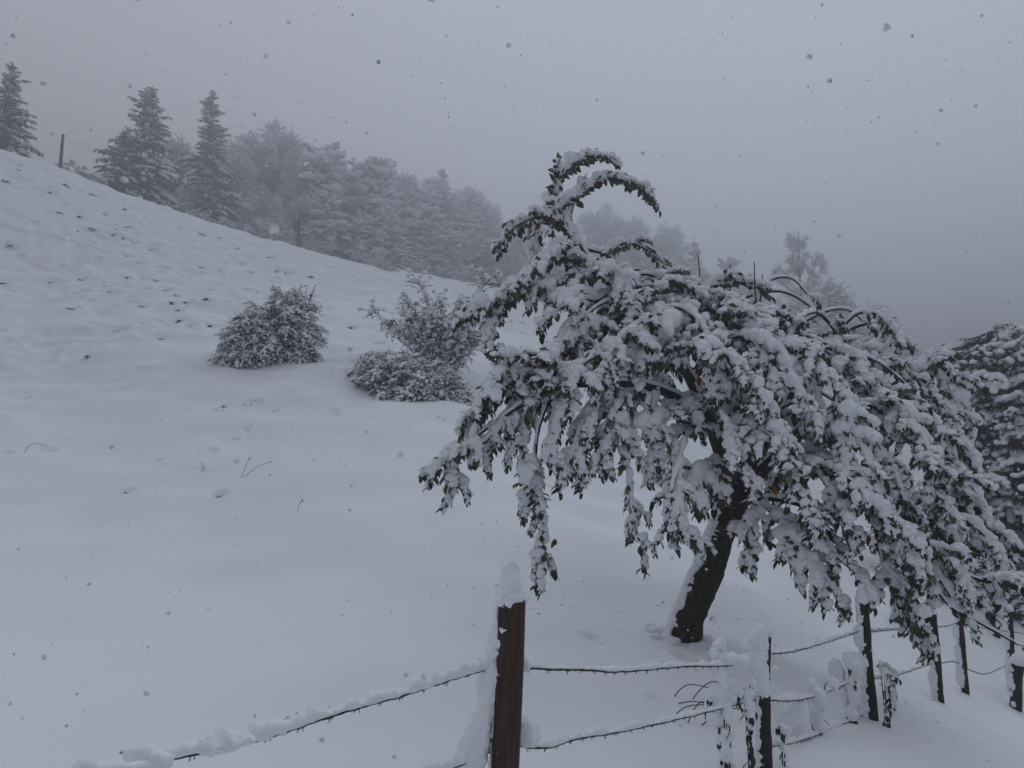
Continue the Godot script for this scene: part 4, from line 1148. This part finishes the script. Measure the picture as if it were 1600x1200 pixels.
func _ready() -> void:
	rng.seed = 20417
	soft_noise.seed = 23; soft_noise.frequency = 0.01; soft_noise.fractal_octaves = 1
	noise.seed = 11; noise.frequency = 0.01; noise.fractal_octaves = 3
	# camera, sky, light
	var cam := Camera3D.new()
	cam.name = "camera"; cam.position = Vector3(0, 1.7, 0); cam.rotation_degrees = Vector3(6, 0, 0)
	var lens := CameraAttributesPhysical.new()
	lens.frustum_focal_length = 24.17; lens.frustum_focus_distance = 8.0; lens.exposure_aperture = 7.0; lens.frustum_near = 0.05; lens.frustum_far = 1500.0
	cam.attributes = lens
	cam.fov = 52.8; cam.near = 0.05; cam.far = 1500.0
	add_child(cam); cam.current = true
	var we := WorldEnvironment.new()
	we.name = "world"
	var env := Environment.new()
	env.background_mode = Environment.BG_SKY
	var sky := Sky.new()
	var sm := ProceduralSkyMaterial.new()
	sm.sky_top_color = Color(0.285, 0.299, 0.338).linear_to_srgb()
	sm.sky_horizon_color = Color(0.285, 0.299, 0.338).linear_to_srgb()
	sm.ground_bottom_color = Color(0.15, 0.16, 0.20).linear_to_srgb()
	sm.ground_horizon_color = Color(0.25, 0.27, 0.33).linear_to_srgb()
	sm.sky_curve = 0.2; sm.sun_angle_max = 0.0
	sky.sky_material = sm
	env.sky = sky
	env.tonemap_mode = Environment.TONE_MAPPER_LINEAR
	env.tonemap_exposure = 1.94
	# falling snow thins the view: even air, scattering mostly forwards as flakes and droplets do
	env.volumetric_fog_enabled = true
	env.volumetric_fog_density = 0.01
	env.volumetric_fog_albedo = Color(0.97, 0.98, 1.0)
	env.volumetric_fog_anisotropy = 0.4
	env.sdfgi_enabled = true; env.ssao_enabled = true; env.ssil_enabled = true
	we.environment = env
	add_child(we)
	var sun := DirectionalLight3D.new()
	sun.name = "daylight"
	sun.light_color = Color(0.89, 0.925, 1.0); sun.light_energy = 0.27; sun.light_angular_distance = 60.0
	sun.sky_mode = DirectionalLight3D.SKY_MODE_LIGHT_ONLY
	sun.shadow_enabled = true
	sun.rotation_degrees = Vector3(-32, 152, 0)
	add_child(sun)

	make_materials()
	solve_ground()
	for k in 230:   # holes in the hillside snow
		var d := pow(R(0, 1), 0.75) * 45 + 12
		var x := R(-0.68, 0.05) * d
		if k % 4 == 0: x = R(-0.66, -0.3) * d; d = R(25, 52); x = R(-0.64, -0.28) * d
		pits.push_back(Vector4(x, -d, R(0.09, 0.2) * clampf(d / 20.0, 0.7, 1.9), R(0.08, 0.24) * clampf(d / 24.0, 0.6, 1.5)))
	for t in [Vector2(-7.2, -23.5), Vector2(-8.6, -24.6), Vector2(-9.0, -25.4), Vector2(-4.6, -22), Vector2(-4.4, -21), Vector2(-4.3, -20.2)]: pits.push_back(Vector4(t.x, t.y, R(0.14, 0.22), 0.22))
	for t in [Vector2(1.35, -6.9), Vector2(1.75, -6.6), Vector2(1.6, -7.3), Vector2(1.9, -7.0), Vector2(1.1, -6.1), Vector2(0.75, -7.6)]: pits.push_back(Vector4(t.x, t.y, R(0.07, 0.12), R(0.05, 0.09)))
	build_ground()
	var tufts := [[], []]
	var tuft_mesh := []
	for k in 2:
		var ts := Shape.new()
		for j in 15: leaf_blade(ts, Vector3(R(-0.05, 0.05), -0.05, R(-0.03, 0.03)), Vector3(R(-1, 1), R(0.1, 0.9), R(-1, 1)).normalized(), Vector3.UP, R(0.06, 0.17), 0.035, Color(0.04, 0.034, 0.028) * R(0.6, 1.3), 0.6)
		tuft_mesh.push_back(ts.mesh(mats.leaf))
	for p in pits:
		if R(0, 1) < 0.7: tufts[rng.randi() % 2].push_back(Transform3D(Basis(Vector3.UP, R(0, TAU)).scaled(Vector3(1.2, 0.7, 1.2) * clampf(p.z * 5.6, 0.4, 2.1)), Vector3(p.x, ground(p.x, p.y) - 0.03, p.y + p.z * 0.5)))
	for k in 60:
		var d2 := R(14, 60); var x2 := R(-0.66, -0.02) * d2
		tufts[k % 2].push_back(Transform3D(Basis(Vector3.UP, R(0, TAU)).scaled(Vector3.ONE * R(0.3, 0.7) * clampf(d2 / 30.0, 0.7, 1.5)), Vector3(x2, ground(x2, -d2) - 0.03, -d2)))
	for k in 2:
		many("grass_tufts", tuft_mesh[k], tufts[k], self)
		get_child(-1).set_meta("label", "dark grass tips showing through hollows in the hillside snow")

	# crumbs of snow dropped from the boughs
	var crumb := Shape.new(); var cb := []
	for k in 6: cb.push_back(blob(Vector3(R(-1, 1), R(-0.3, 0.3), R(-1, 1)) * 0.025, R(0.012, 0.024), 0.6))
	melt(crumb, cb, 0.008, 0.003)
	var crumb_mesh := crumb.mesh(mats.snow)
	var crumbs_at := []
	for k in 130:
		var c := Vector3(R(-0.6, 5.0), 0, R(-9.8, -5.6))
		if k % 3 == 0: c = Vector3(R(-4, 4.5), 0, R(-11, -4.2))
		c.y = ground(c.x, c.z) + 0.002
		crumbs_at.push_back(Transform3D(Basis(Vector3.UP, R(0, TAU)).scaled(Vector3(1, 0.55, 1) * R(0.2, 0.9)), c))
	many("snow_crumbs", crumb_mesh, crumbs_at, self)
	get_child(-1).set_meta("label", "small crumbs of snow fallen from the boughs onto the snow")

	# far trees and bushes
	for k in 4: fronds.push_back(make_frond(0.75)); pad_fronds.push_back(make_frond(1.8, Color(0.07, 0.075, 0.075))); fans.push_back(make_fan(0.95))
	var heap := Shape.new(); var hb := []
	for k in 9: hb.push_back([Vector3(R(-0.6, 0.6), R(-0.15, 0.15), R(-0.5, 0.5)), Vector3(1.2, 0.6, 1.1) * R(0.25, 0.42)])
	melt(heap, hb, 0.12)
	heap_mesh = heap.mesh(mats.far_snow)
	for k in 2: sparse_fans.push_back(make_fan(0.55))
	for k in 4: canes.push_back(make_cane(1.5, 1.2, 2.4, 46, Color(0.045, 0.036, 0.030), 0.85))
	for k in 4: sprigs.push_back(make_cane(0.62, 0.55, 1.5, 22, Color(0.024, 0.020, 0.018), 1.2))
	for k in 3: tan_canes.push_back(make_cane(1.4, 1.4, 0.45, 44, Color(0.085, 0.066, 0.042), 0.7))
	var rows := [
		["spruce", -44.9, -66, 37.8, 5.1],
		["bush", -39.9, -69, 29.3, 4.3],
		["spruce", -36.5, -74, 39.8, 6.7],
		["spruce", -37.4, -72, 34.5, 6.1],
		["spruce", -33.8, -84, 44.2, 6.4],
		["frost", -38.5, -87, 39.3, 7.2],
		["spruce", -41.6, -90, 39.8, 3.7],
		["frost", -33.6, -104, 48.9, 15.1],
		["frost", -34.7, -95, 41.9, 10.8],
		["pine", -25.3, -98, 45.1, 7.1],
		["frost", -27.8, -97, 39.5, 8.0],
		["spruce", -24.4, -115, 49.2, 4.8],
		["frost", -24.5, -108, 42.3, 7.8],
		["pine", -19.6, -106, 45.3, 9.6],
		["frost", -18.8, -125.7, 49.7, 10.4],
		["pine", -15.1, -118, 46.1, 11.8],
		["spruce", -11.1, -122.9, 50.4, 7.1],
		["pine", -8.4, -120.1, 44.7, 10.3],
		["frost", -6.6, -129.2, 49.5, 9.4],
		["frost", -3.4, -125, 43.7, 12.9],
		["pine", -10.5, -112, 37.9, 9.6],
		["pine", -17.5, -103, 36.3, 7.8],
		["pine", -20.4, -100, 35.3, 7.6],
		["frost", -35.2, -84, 32.9, 6.9],
		["frost", -33, -86, 32.9, 8.0],
		["frost", -30.6, -92, 35.1, 7.6],
		["pine", -5.4, -116, 36.7, 7.7],
		["frost", -1, -118, 36.2, 9.8],
		["pine", 2.1, -121.5, 41, 11.6],
		["frost", 4.7, -112, 32.5, 12.7],
		["frost", 8.8, -129.2, 41.8, 12.0],
		["frost", 17.7, -143.2, 50.9, 16.3],
		["spruce", 22.5, -141.4, 46.8, 6.6],
		["frost", 28.9, -144.9, 47.7, 15.0],
		["spruce", 33.1, -136.9, 42.4, 6.4],
		["pine", 37, -132.7, 37.7, 7.6],
		["spruce", 40.4, -129.2, 34.5, 6.7],
		["frost", 31.9, -122.2, 31.1, 15.2],
		["frost", 22.4, -120.5, 30.7, 14.9],
		["frost", 13, -118.7, 31.3, 14.7],
		["pine", 29.6, -134.4, 38.7, 10.2],
		["frost", -38.3, -106, 49.1, 10.4],
		["frost", -32.1, -109, 50.1, 10.7],
		["frost", -26.4, -112, 48.3, 9.8],
		["frost", -19.2, -119, 49.3, 11.7],
		["frost", -13.7, -120.8, 48.5, 10.6],
		["frost", -8.1, -121.8, 46.8, 10.7],
		["frost", -3.7, -122.5, 43.8, 10.8],
		["birch", 33.4, -88, 29.6, 8.2],
		["frost", 24.8, -62, 16.6, 9.0],
		["frost", 33, -72, 17.2, 8.2],
		["frost", 26.3, -78, 19.1, 8.1],
		["bush", -22.9, -73.8, 26.1, 3.3],
		["bush", -24.2, -72, 22.8, 1.5],
		["bush", -25.7, -72, 24.5, 2.0],
		["bush", -27, -70.2, 24, 2.0],
		["bush", -28.4, -68.4, 24.3, 2.0],
		["bush", -16.3, -81, 25.1, 2.4],
		["bush", -11.3, -68.4, 19.7, 1.9],
		["bush", -8.2, -91.8, 25.9, 3.5],
		["bush", -15.1, -84.6, 25.6, 1.7],
		["bush", -5.8, -97.2, 26.8, 3.2],
		["bush", -10.7, -90, 26.1, 2.2],
	]
	var words := { 0: "tall dark spruce standing alone at the left end of the crest", 1: "low snowy bush on the crest right of the wooden utility pole", 2: "taller, denser spruce of the dark pair on the crest", 3: "shorter spruce leaning into the left side of the dark pair", 4: "slender dark spruce standing alone right of the dark pair",
		5: "whitened leafless tree filling the gap between dark pair and slender spruce", 6: "small faint spruce half hidden behind the dark pair's right side", 7: "largest round-crowned frosted tree, rising right of the slender spruce", 8: "frosted tree squeezed between slender spruce and largest round crown", 9: "tall snow-padded pine just right of the largest round crown",
		10: "lower frosted tree between the largest round crown and tall snow-padded pine", 11: "thin spire-topped spruce poking up between two tall snow-padded pines", 12: "frosted tree behind the foot of the thin spire-topped spruce", 13: "broad snow-padded pine right of the thin spire-topped spruce", 14: "faint frosted crown showing just right of the broad snow-padded pine",
		15: "wide snow-padded pine in the middle of the forest edge", 16: "faded spruce spire rising behind the wide middle pine", 17: "snow-padded pine directly right of the faded spruce spire", 18: "very faint frosted crown fading into mist right of the spruce spire", 19: "frosted tree at the right end of the forest edge, before the fruit tree", 20: "low snow-padded pine at the forest foot under the faded spruce spire",
		21: "low snow-padded pine at the forest foot under the broad pine", 22: "low snow-padded pine at the forest foot under the thin spire", 23: "low frosted tree at the foot of the slender spruce, left side", 24: "low frosted tree at the foot of the slender spruce, right side", 25: "low frosted tree in front of the largest round crown", 26: "low snow-padded pine where the meadow edge meets the fruit tree's outer tips",
		27: "low frosted tree glimpsed left of the fruit tree's leading shoot", 28: "snow-padded pine half hidden behind the fruit tree's upper left boughs", 29: "low frosted tree seen through the gap in the fruit tree's upper left boughs", 30: "faint frosted crown directly behind the fruit tree's leading shoot", 31: "ghostly round frosted crown right of the fruit tree's arching top shoots", 32: "ghostly spruce tip between two round frosted crowns in the mist",
		33: "ghostly round frosted crown behind the fruit tree's middle arch", 34: "ghostly narrow spruce beside the first upright bare shoot", 35: "ghostly pine above the fruit tree between upright bare shoots", 36: "ghostly spruce tip left of the bare birch", 37: "low frosted tree behind the upright bare shoots", 38: "low frosted tree under the fruit tree's middle arch", 39: "low frosted tree behind the fruit tree's bare leader", 40: "low misty pine between the middle arch and first upright shoot",
		49: "frosted scrubby tree at the foot of the bare birch", 50: "frosted scrubby tree right of the birch, above the fruit tree's right boughs", 51: "frosted scrubby tree left of the birch behind bare arching twigs", 52: "rounded snowy bush beside the thin pole, largest at the forest foot", 53: "smallest dark bush, set out on the meadow left of the thin pole", 54: "small snowy bush second left of the thin pole, against the forest", 55: "small snowy bush under the slender spruce", 56: "small snowy bush at the foot of the dark pair, leftmost along the forest",
		57: "cone-shaped snowy bush right of the thin pole", 58: "round snowy bush standing out on the meadow below the broad pine", 59: "wide snowy bush at the forest foot near the fruit tree's outer tips", 60: "tiny snowy bush between the cone-shaped and the round one", 61: "snowy bush at the meadow's far corner beside the fruit tree", 62: "small snowy bush behind and right of the round meadow bush",
		41: "tall frosted crown just left of and behind the largest round crown", 42: "frosted crown between the largest round crown and the tall snow-padded pine, at the back", 43: "frosted crown behind the gap right of the tall snow-padded pine", 44: "frosted crown between the broad pine and the wide middle pine", 45: "frosted crown between the wide middle pine and the faded spire",
		46: "frosted crown right of the faded spruce spire, behind the low pines", 47: "last faint frosted crown before the mist swallows the forest" }
	var plain := {"spruce": "dark spruce in the misty forest edge beyond the meadow", "pine": "pine with thick pads of snow in the misty forest edge", "frost": "frost-whitened leafless tree in the misty forest edge", "bush": "small snow-covered bush at the foot of the misty forest"}
	var kin := {"spruce": "spruces of the misty forest", "pine": "snow-padded pines of the misty forest", "frost": "frosted leafless trees of the misty forest", "bush": "bushes along the forest foot"}
	for k in rows.size():
		var r: Array = rows[k]
		var y := ground(r[1], r[2])
		var at := Vector3(r[1], y - 0.1, r[2])
		var h: float = maxf(r[3] - y, 0.8)
		var label: String = words.get(k, plain[r[0]] if plain.has(r[0]) else "")
		match r[0]:
			"spruce": conifer(at, h, r[4], label, kin.spruce, false, 0.45 if k < 5 else 0.2)
			"pine": frost_tree(at, h, r[4], label, kin.pine, "snowy_pine_tree", 0.0, 0.03, pad_fronds, 1.35)
			"frost": frost_tree(at, h, r[4], label, kin.frost)
			"birch": birch(at, h, r[4])
			"bush": dome_bush("snowy_bush", at, Vector3(r[4] * 0.5, h, r[4] * 0.5), int(clampf(r[4] * 40, 50, 150)), label, kin.bush, clampf(0.5 + r[4] * 0.22, 0.6, 1.4))
	pole(Vector3(-39.96, 0, -66), 30.92, "wooden utility pole on the crest between the two dark spruce groups")
	pole(Vector3(-22.69, 0, -80), 28.6, "thin pale utility pole at the foot of the frosted forest")
	for k in 3:
		var s := Shape.new()
		var a := Vector3(-39.86, 30.85 - 0.25 * k, -66); var b := Vector3(-22.6, 28.5 - 0.25 * k, -80)
		tube(s, smooth([a, a.lerp(b, 0.5) + Vector3(0, -0.7 - 0.15 * k, 0), b], 1.0), 0.012, 0.012, 4, Color(0.35, 0.35, 0.36))
		tag(put("overhead_wire", s.mesh(mats.leaf), self), "%s snow-rimed overhead wire strung between the two utility poles" % ["topmost", "middle", "lowest"][k], "wire", "overhead wires")

	# bushes on the meadow
	var g := func(x: float, z: float) -> Vector3: return Vector3(x, ground(x, z), z)
	var s1 := dome_bush("bramble_bush", g.call(-6.75, -21.8), Vector3(1.3, 1.55, 1.0), 640, "wide dark bramble bush bowed by snow, with bare twigs rising from its right end", "", 1.0, 0.1)
	for k in 5:
		var ts := Shape.new()
		var p0 := Vector3(R(0.45, 1.0), 0.9, R(-0.2, 0.3)); var p1 := p0 + Vector3(R(-0.1, 0.6), R(0.95, 1.35), 0)
		tube(ts, smooth([p0, p0.lerp(p1, 0.5) + Vector3(R(-0.1, 0.1), 0, 0), p1], 0.1), 0.016, 0.006, 5, Color(0.035, 0.026, 0.022))
		for j in 7:
			var q := p0.lerp(p1, R(0.2, 0.95))
			tube(ts, PackedVector3Array([q, q + Vector3(R(-0.2, 0.2), R(0.05, 0.25), R(-0.1, 0.1))]), 0.008, 0.004, 4, Color(0.035, 0.026, 0.022))
		put("bare_twig", ts.mesh(mats.leaf), s1)
	dome_bush("bramble_bush", g.call(-2.5, -19.9), Vector3(1.35, 0.78, 0.8), 480, "low dark bramble bush bowed by snow, right in front of a tan upright bush", "", 0.95, -0.35)
	shrub("upright_bush", g.call(-2.05, -21.9), 0.75, 1.9, 62, tan_canes, "upright tan-leaved bush with snow-dusted twigs behind the low bramble", "", 1.0)
	dome_bush("snowy_bush", g.call(3.9, -18.6), Vector3(0.7, 0.55, 0.6), 120, "low snow-covered bush on the slope seen past the fruit tree trunk", "", 0.7)
	shrub("snowy_bush", g.call(0.2, -24.0), 1.0, 0.7, 40, tan_canes, "sparse dry weeds standing in snow just right of the tan bush", "", 1.0)

	# the dark evergreen and bushes at the right
	var needle := [make_needle_spray(0.75), make_needle_spray(0.95), make_needle_spray(0.55)]
	var yew := thing("evergreen_tree", g.call(11.9, -18.0), "dark bushy evergreen with clumps of snow standing right of the fruit tree", "tree")
	var yt := Shape.new()
	tube(yt, PackedVector3Array([Vector3(0, -0.4, 0), Vector3(0, 2.8, 0), Vector3(0, 5.6, 0)]), 0.2, 0.04, 9, Color.WHITE)
	var yw := []
	for k in 1500:
		var e := pow(R(0, 1), 0.8)
		var az := R(0, TAU)
		var r := 2.1 * sqrt(maxf(0.0, 1.0 - pow(e, 2.4))) * (0.8 + 0.6 * noise.get_noise_3d(cos(az) * 70, e * 420, sin(az) * 70)) * pow(R(0.25, 1), 0.3)
		var p := Vector3(cos(az) * r, lerpf(0.3, 6.75, e), sin(az) * r)
		var b := turned(Vector3(cos(az + R(-0.7, 0.7)), 0, sin(az + R(-0.7, 0.7))), p, R(1.1, 2.1))
		b.basis = b.basis * Basis(Vector3.BACK, R(-0.7, 0.5))
		yw.push_back(b)
		if k % 50 == 0: tube(yt, PackedVector3Array([Vector3(0, p.y * 0.8, 0), p * 0.5 + Vector3(0, p.y * 0.45, 0), p]), 0.04, 0.012, 5, Color.WHITE)
	put("trunk", yt.mesh(mats.bark), yew)
	plant(yew, needle, yw, 0.62)
	dome_bush("snowy_bush", g.call(9.4, -16.8), Vector3(1.3, 2.7, 1.2), 420, "pale snow-laden bush between the fruit tree and the dark evergreen", "", 1.1)
	dome_bush("snowy_bush", g.call(10.9, -15.4), Vector3(1.3, 1.6, 1.0), 260, "snow-laden bush with whitened twigs just behind the last fence posts", "", 1.0)

	fruit_tree()
	fence()
	weed(Vector3(2.19, 0, -5.8), 0.36, 0.16, 4, "rounded snow-capped weed with hanging leaves between second and third fence posts")
	weed(Vector3(2.72, 0, -6.45), 0.55, 0.2, 6, "tall snow-laden weed leaning against the left side of the third fence post")
	weed(Vector3(3.42, 0, -7.2), 0.42, 0.13, 4, "slim snow-capped weed hanging on the wire past the third fence post")
	weed(Vector3(3.08, 0, -6.6), 0.6, 0.1, 3, "narrow snow-laden weed touching the right side of the third fence post")
	weed(Vector3(1.22, 0, -4.62), 0.62, 0.13, 6, "tall bundle of snow-heaped weed stalks left of the second fence post")
	weed(Vector3(1.40, 0, -4.72), 0.55, 0.09, 4, "dark leafy weed with snow tangled in wire at the second fence post")
	weed(Vector3(1.68, 0, -5.0), 0.25, 0.09, 3, "small leafy weed under snow at the foot of the second fence post")
	mound(Vector3(1.95, 0, -5.65), Vector3(0.15, 0.3, 0.15), "smooth upright hump of snow between second and third fence posts")
	mound(Vector3(7.5, 0, -10.9), Vector3(0.5, 0.3, 0.4), "broad hump of snow beside the forked stump at the last post")
	lone_post(Vector3(6.28, 0, -13.0), 0.28, 0.055, "left one of two short dark stub posts close together beyond the fence", "stub_post", Vector3.ZERO, "stub posts beyond the fence")
	lone_post(Vector3(6.40, 0, -13.05), 0.25, 0.055, "right one of two short dark stub posts close together beyond the fence", "stub_post", Vector3.ZERO, "stub posts beyond the fence")
	lone_post(Vector3(8.52, 0, -14.0), 0.3, 0.06, "grey stub post at the far right, under the dark evergreen", "stub_post", Vector3(0.02, 0, 0), "stub posts beyond the fence")
	lone_post(Vector3(6.82, 0, -10.9), 0.62, 0.075, "thick snow-crusted stump leaning before the last fence post", "tree_stump", Vector3(0.09, 0, 0))

	# twigs around the foot of the tree and dry stems in the field
	stems(Vector3(1.45, 0, -6.2), [[Vector3(-0.25, -0.05, 0), Vector3(-0.1, 0.12, 0.02), Vector3(0.15, 0.08, 0.05)], [Vector3(-0.1, -0.05, 0), Vector3(0.1, 0.14, 0), Vector3(0.35, 0.03, 0.1)], [Vector3(0.1, -0.05, 0), Vector3(0.2, 0.1, 0.1), Vector3(0.42, 0.12, 0.1)], [Vector3(-0.3, -0.02, 0.1), Vector3(-0.1, 0.05, 0.2), Vector3(0.1, 0.01, 0.2)]], "tangle of dark twigs in the snow below the leaning trunk")
	stems(Vector3(1.2, 0, -5.6), [[Vector3(-0.15, -0.05, 0), Vector3(0, 0.1, 0), Vector3(0.2, 0.12, 0)], [Vector3(0, -0.05, 0), Vector3(0.12, 0.14, 0), Vector3(0.3, 0.05, 0.05)], [Vector3(0.1, -0.03, 0), Vector3(0.25, 0.09, 0.05), Vector3(0.4, 0.1, 0)]], "dark bramble runners in the snow left of the second fence post")
	stems(Vector3(-8.62, 0, -14), [[Vector3(-0.2, -0.05, 0), Vector3(-0.1, 0.14, 0), Vector3(0.08, 0.19, 0), Vector3(0.2, 0.14, 0)]], "dry stem arched like a bow alone in the left field")
	stems(Vector3(-4.54, 0, -13), [[Vector3(0, -0.05, 0), Vector3(0.1, 0.2, 0), Vector3(0.15, 0.33, 0)], [Vector3(0.02, -0.05, 0), Vector3(0.25, 0.16, 0), Vector3(0.52, 0.27, 0)]], "pair of thin stems forming a V below the wide bramble bush")
	stems(Vector3(-3.16, 0, -11.5), [[Vector3(0, -0.05, 0), Vector3(0.03, 0.1, 0), Vector3(0.08, 0.16, 0)]], "single short dry stem in the middle of the smooth snow")
	stems(Vector3(-0.95, 0, -12), [[Vector3(0, -0.05, 0), Vector3(0.05, 0.14, 0), Vector3(0.14, 0.33, 0)], [Vector3(0.02, -0.05, 0), Vector3(0.03, 0.1, 0), Vector3(0.0, 0.16, 0)]], "dry stems under the lowest left tips of the fruit tree")
	stems(Vector3(-5.38, 0, -13.5), [[Vector3(0, -0.05, 0), Vector3(0.0, 0.08, 0), Vector3(0.0, 0.15, 0)], [Vector3(0.0, -0.05, 0), Vector3(0.03, 0.04, 0), Vector3(0.04, 0.08, 0)]], "upright little dead stalk left of the V-shaped stems")
	stems(Vector3(-5.92, 0, -17.5), [[Vector3(0, -0.05, 0), Vector3(0, 0.1, 0), Vector3(-0.06, 0.16, 0)], [Vector3(0, -0.05, 0), Vector3(0.02, 0.08, 0), Vector3(0.08, 0.13, 0)], [Vector3(-0.1, -0.05, 0), Vector3(-0.12, 0.03, 0), Vector3(-0.17, 0.06, 0)]], "small forked dead plant below the wide bramble bush")
	stems(Vector3(-6.6, 0, -17), [[Vector3(0, -0.05, 0), Vector3(0.06, 0.05, 0), Vector3(0.12, 0.03, 0)], [Vector3(0.2, -0.05, 0), Vector3(0.24, 0.06, 0), Vector3(0.3, 0.1, 0)]], "broken dark bits of weed left of the small forked plant")
	stems(Vector3(-6.72, 0, -37), [[Vector3(0, -0.05, 0), Vector3(0.3, 0.35, 0), Vector3(0.7, 0.1, 0)], [Vector3(-0.6, -0.05, 0), Vector3(-0.5, 0.2, 0), Vector3(-0.2, 0.25, 0)], [Vector3(-1.0, -0.05, 0), Vector3(-1.1, 0.2, 0), Vector3(-1.3, 0.3, 0)]], "arched dark weed stems high on the slope between the bushes")

	# snow in the air
	var flakes := [[], []]
	var flake_mesh := []
	for k in 2:
		var fs := Shape.new()
		for j in 4: tube(fs, PackedVector3Array([Vector3(R(-1, 1), R(-1, 1), R(-1, 1)) * 0.005, Vector3(R(-1, 1), R(-1, 1), R(-1, 1)) * 0.004, Vector3(R(-1, 1), R(-1, 1), R(-1, 1)) * 0.005]), 0.004, 0.0025, 4, Color.WHITE, 0.0, true)
		flake_mesh.push_back(fs.mesh(mats.far_snow))
	for k in 6800:
		var p := Vector3(R(-9, 9), R(0.2, 9), R(-15, -0.35))
		flakes[k % 2].push_back(Transform3D(Basis(Vector3(R(-1, 1), R(-1, 1), 0.3).normalized(), R(0, TAU)).scaled(Vector3.ONE * (R(0.5, 1.2) if k % 16 else R(1.2, 1.9))), p))
	for k in 26:   # a few drift close by
		var d3 := R(0.45, 1.2)
		flakes[k % 2].push_back(Transform3D(Basis(Vector3(R(-1, 1), R(-1, 1), 0.3).normalized(), R(0, TAU)).scaled(Vector3.ONE * R(0.35, 0.6)), Vector3(R(-0.7, 0.7) * d3, 1.7 + R(-0.4, 0.65) * d3, -d3)))
	for k in 2:
		many("falling_snow", flake_mesh[k], flakes[k], self)
		get_child(-1).set_meta("label", "snowflakes falling through the air")
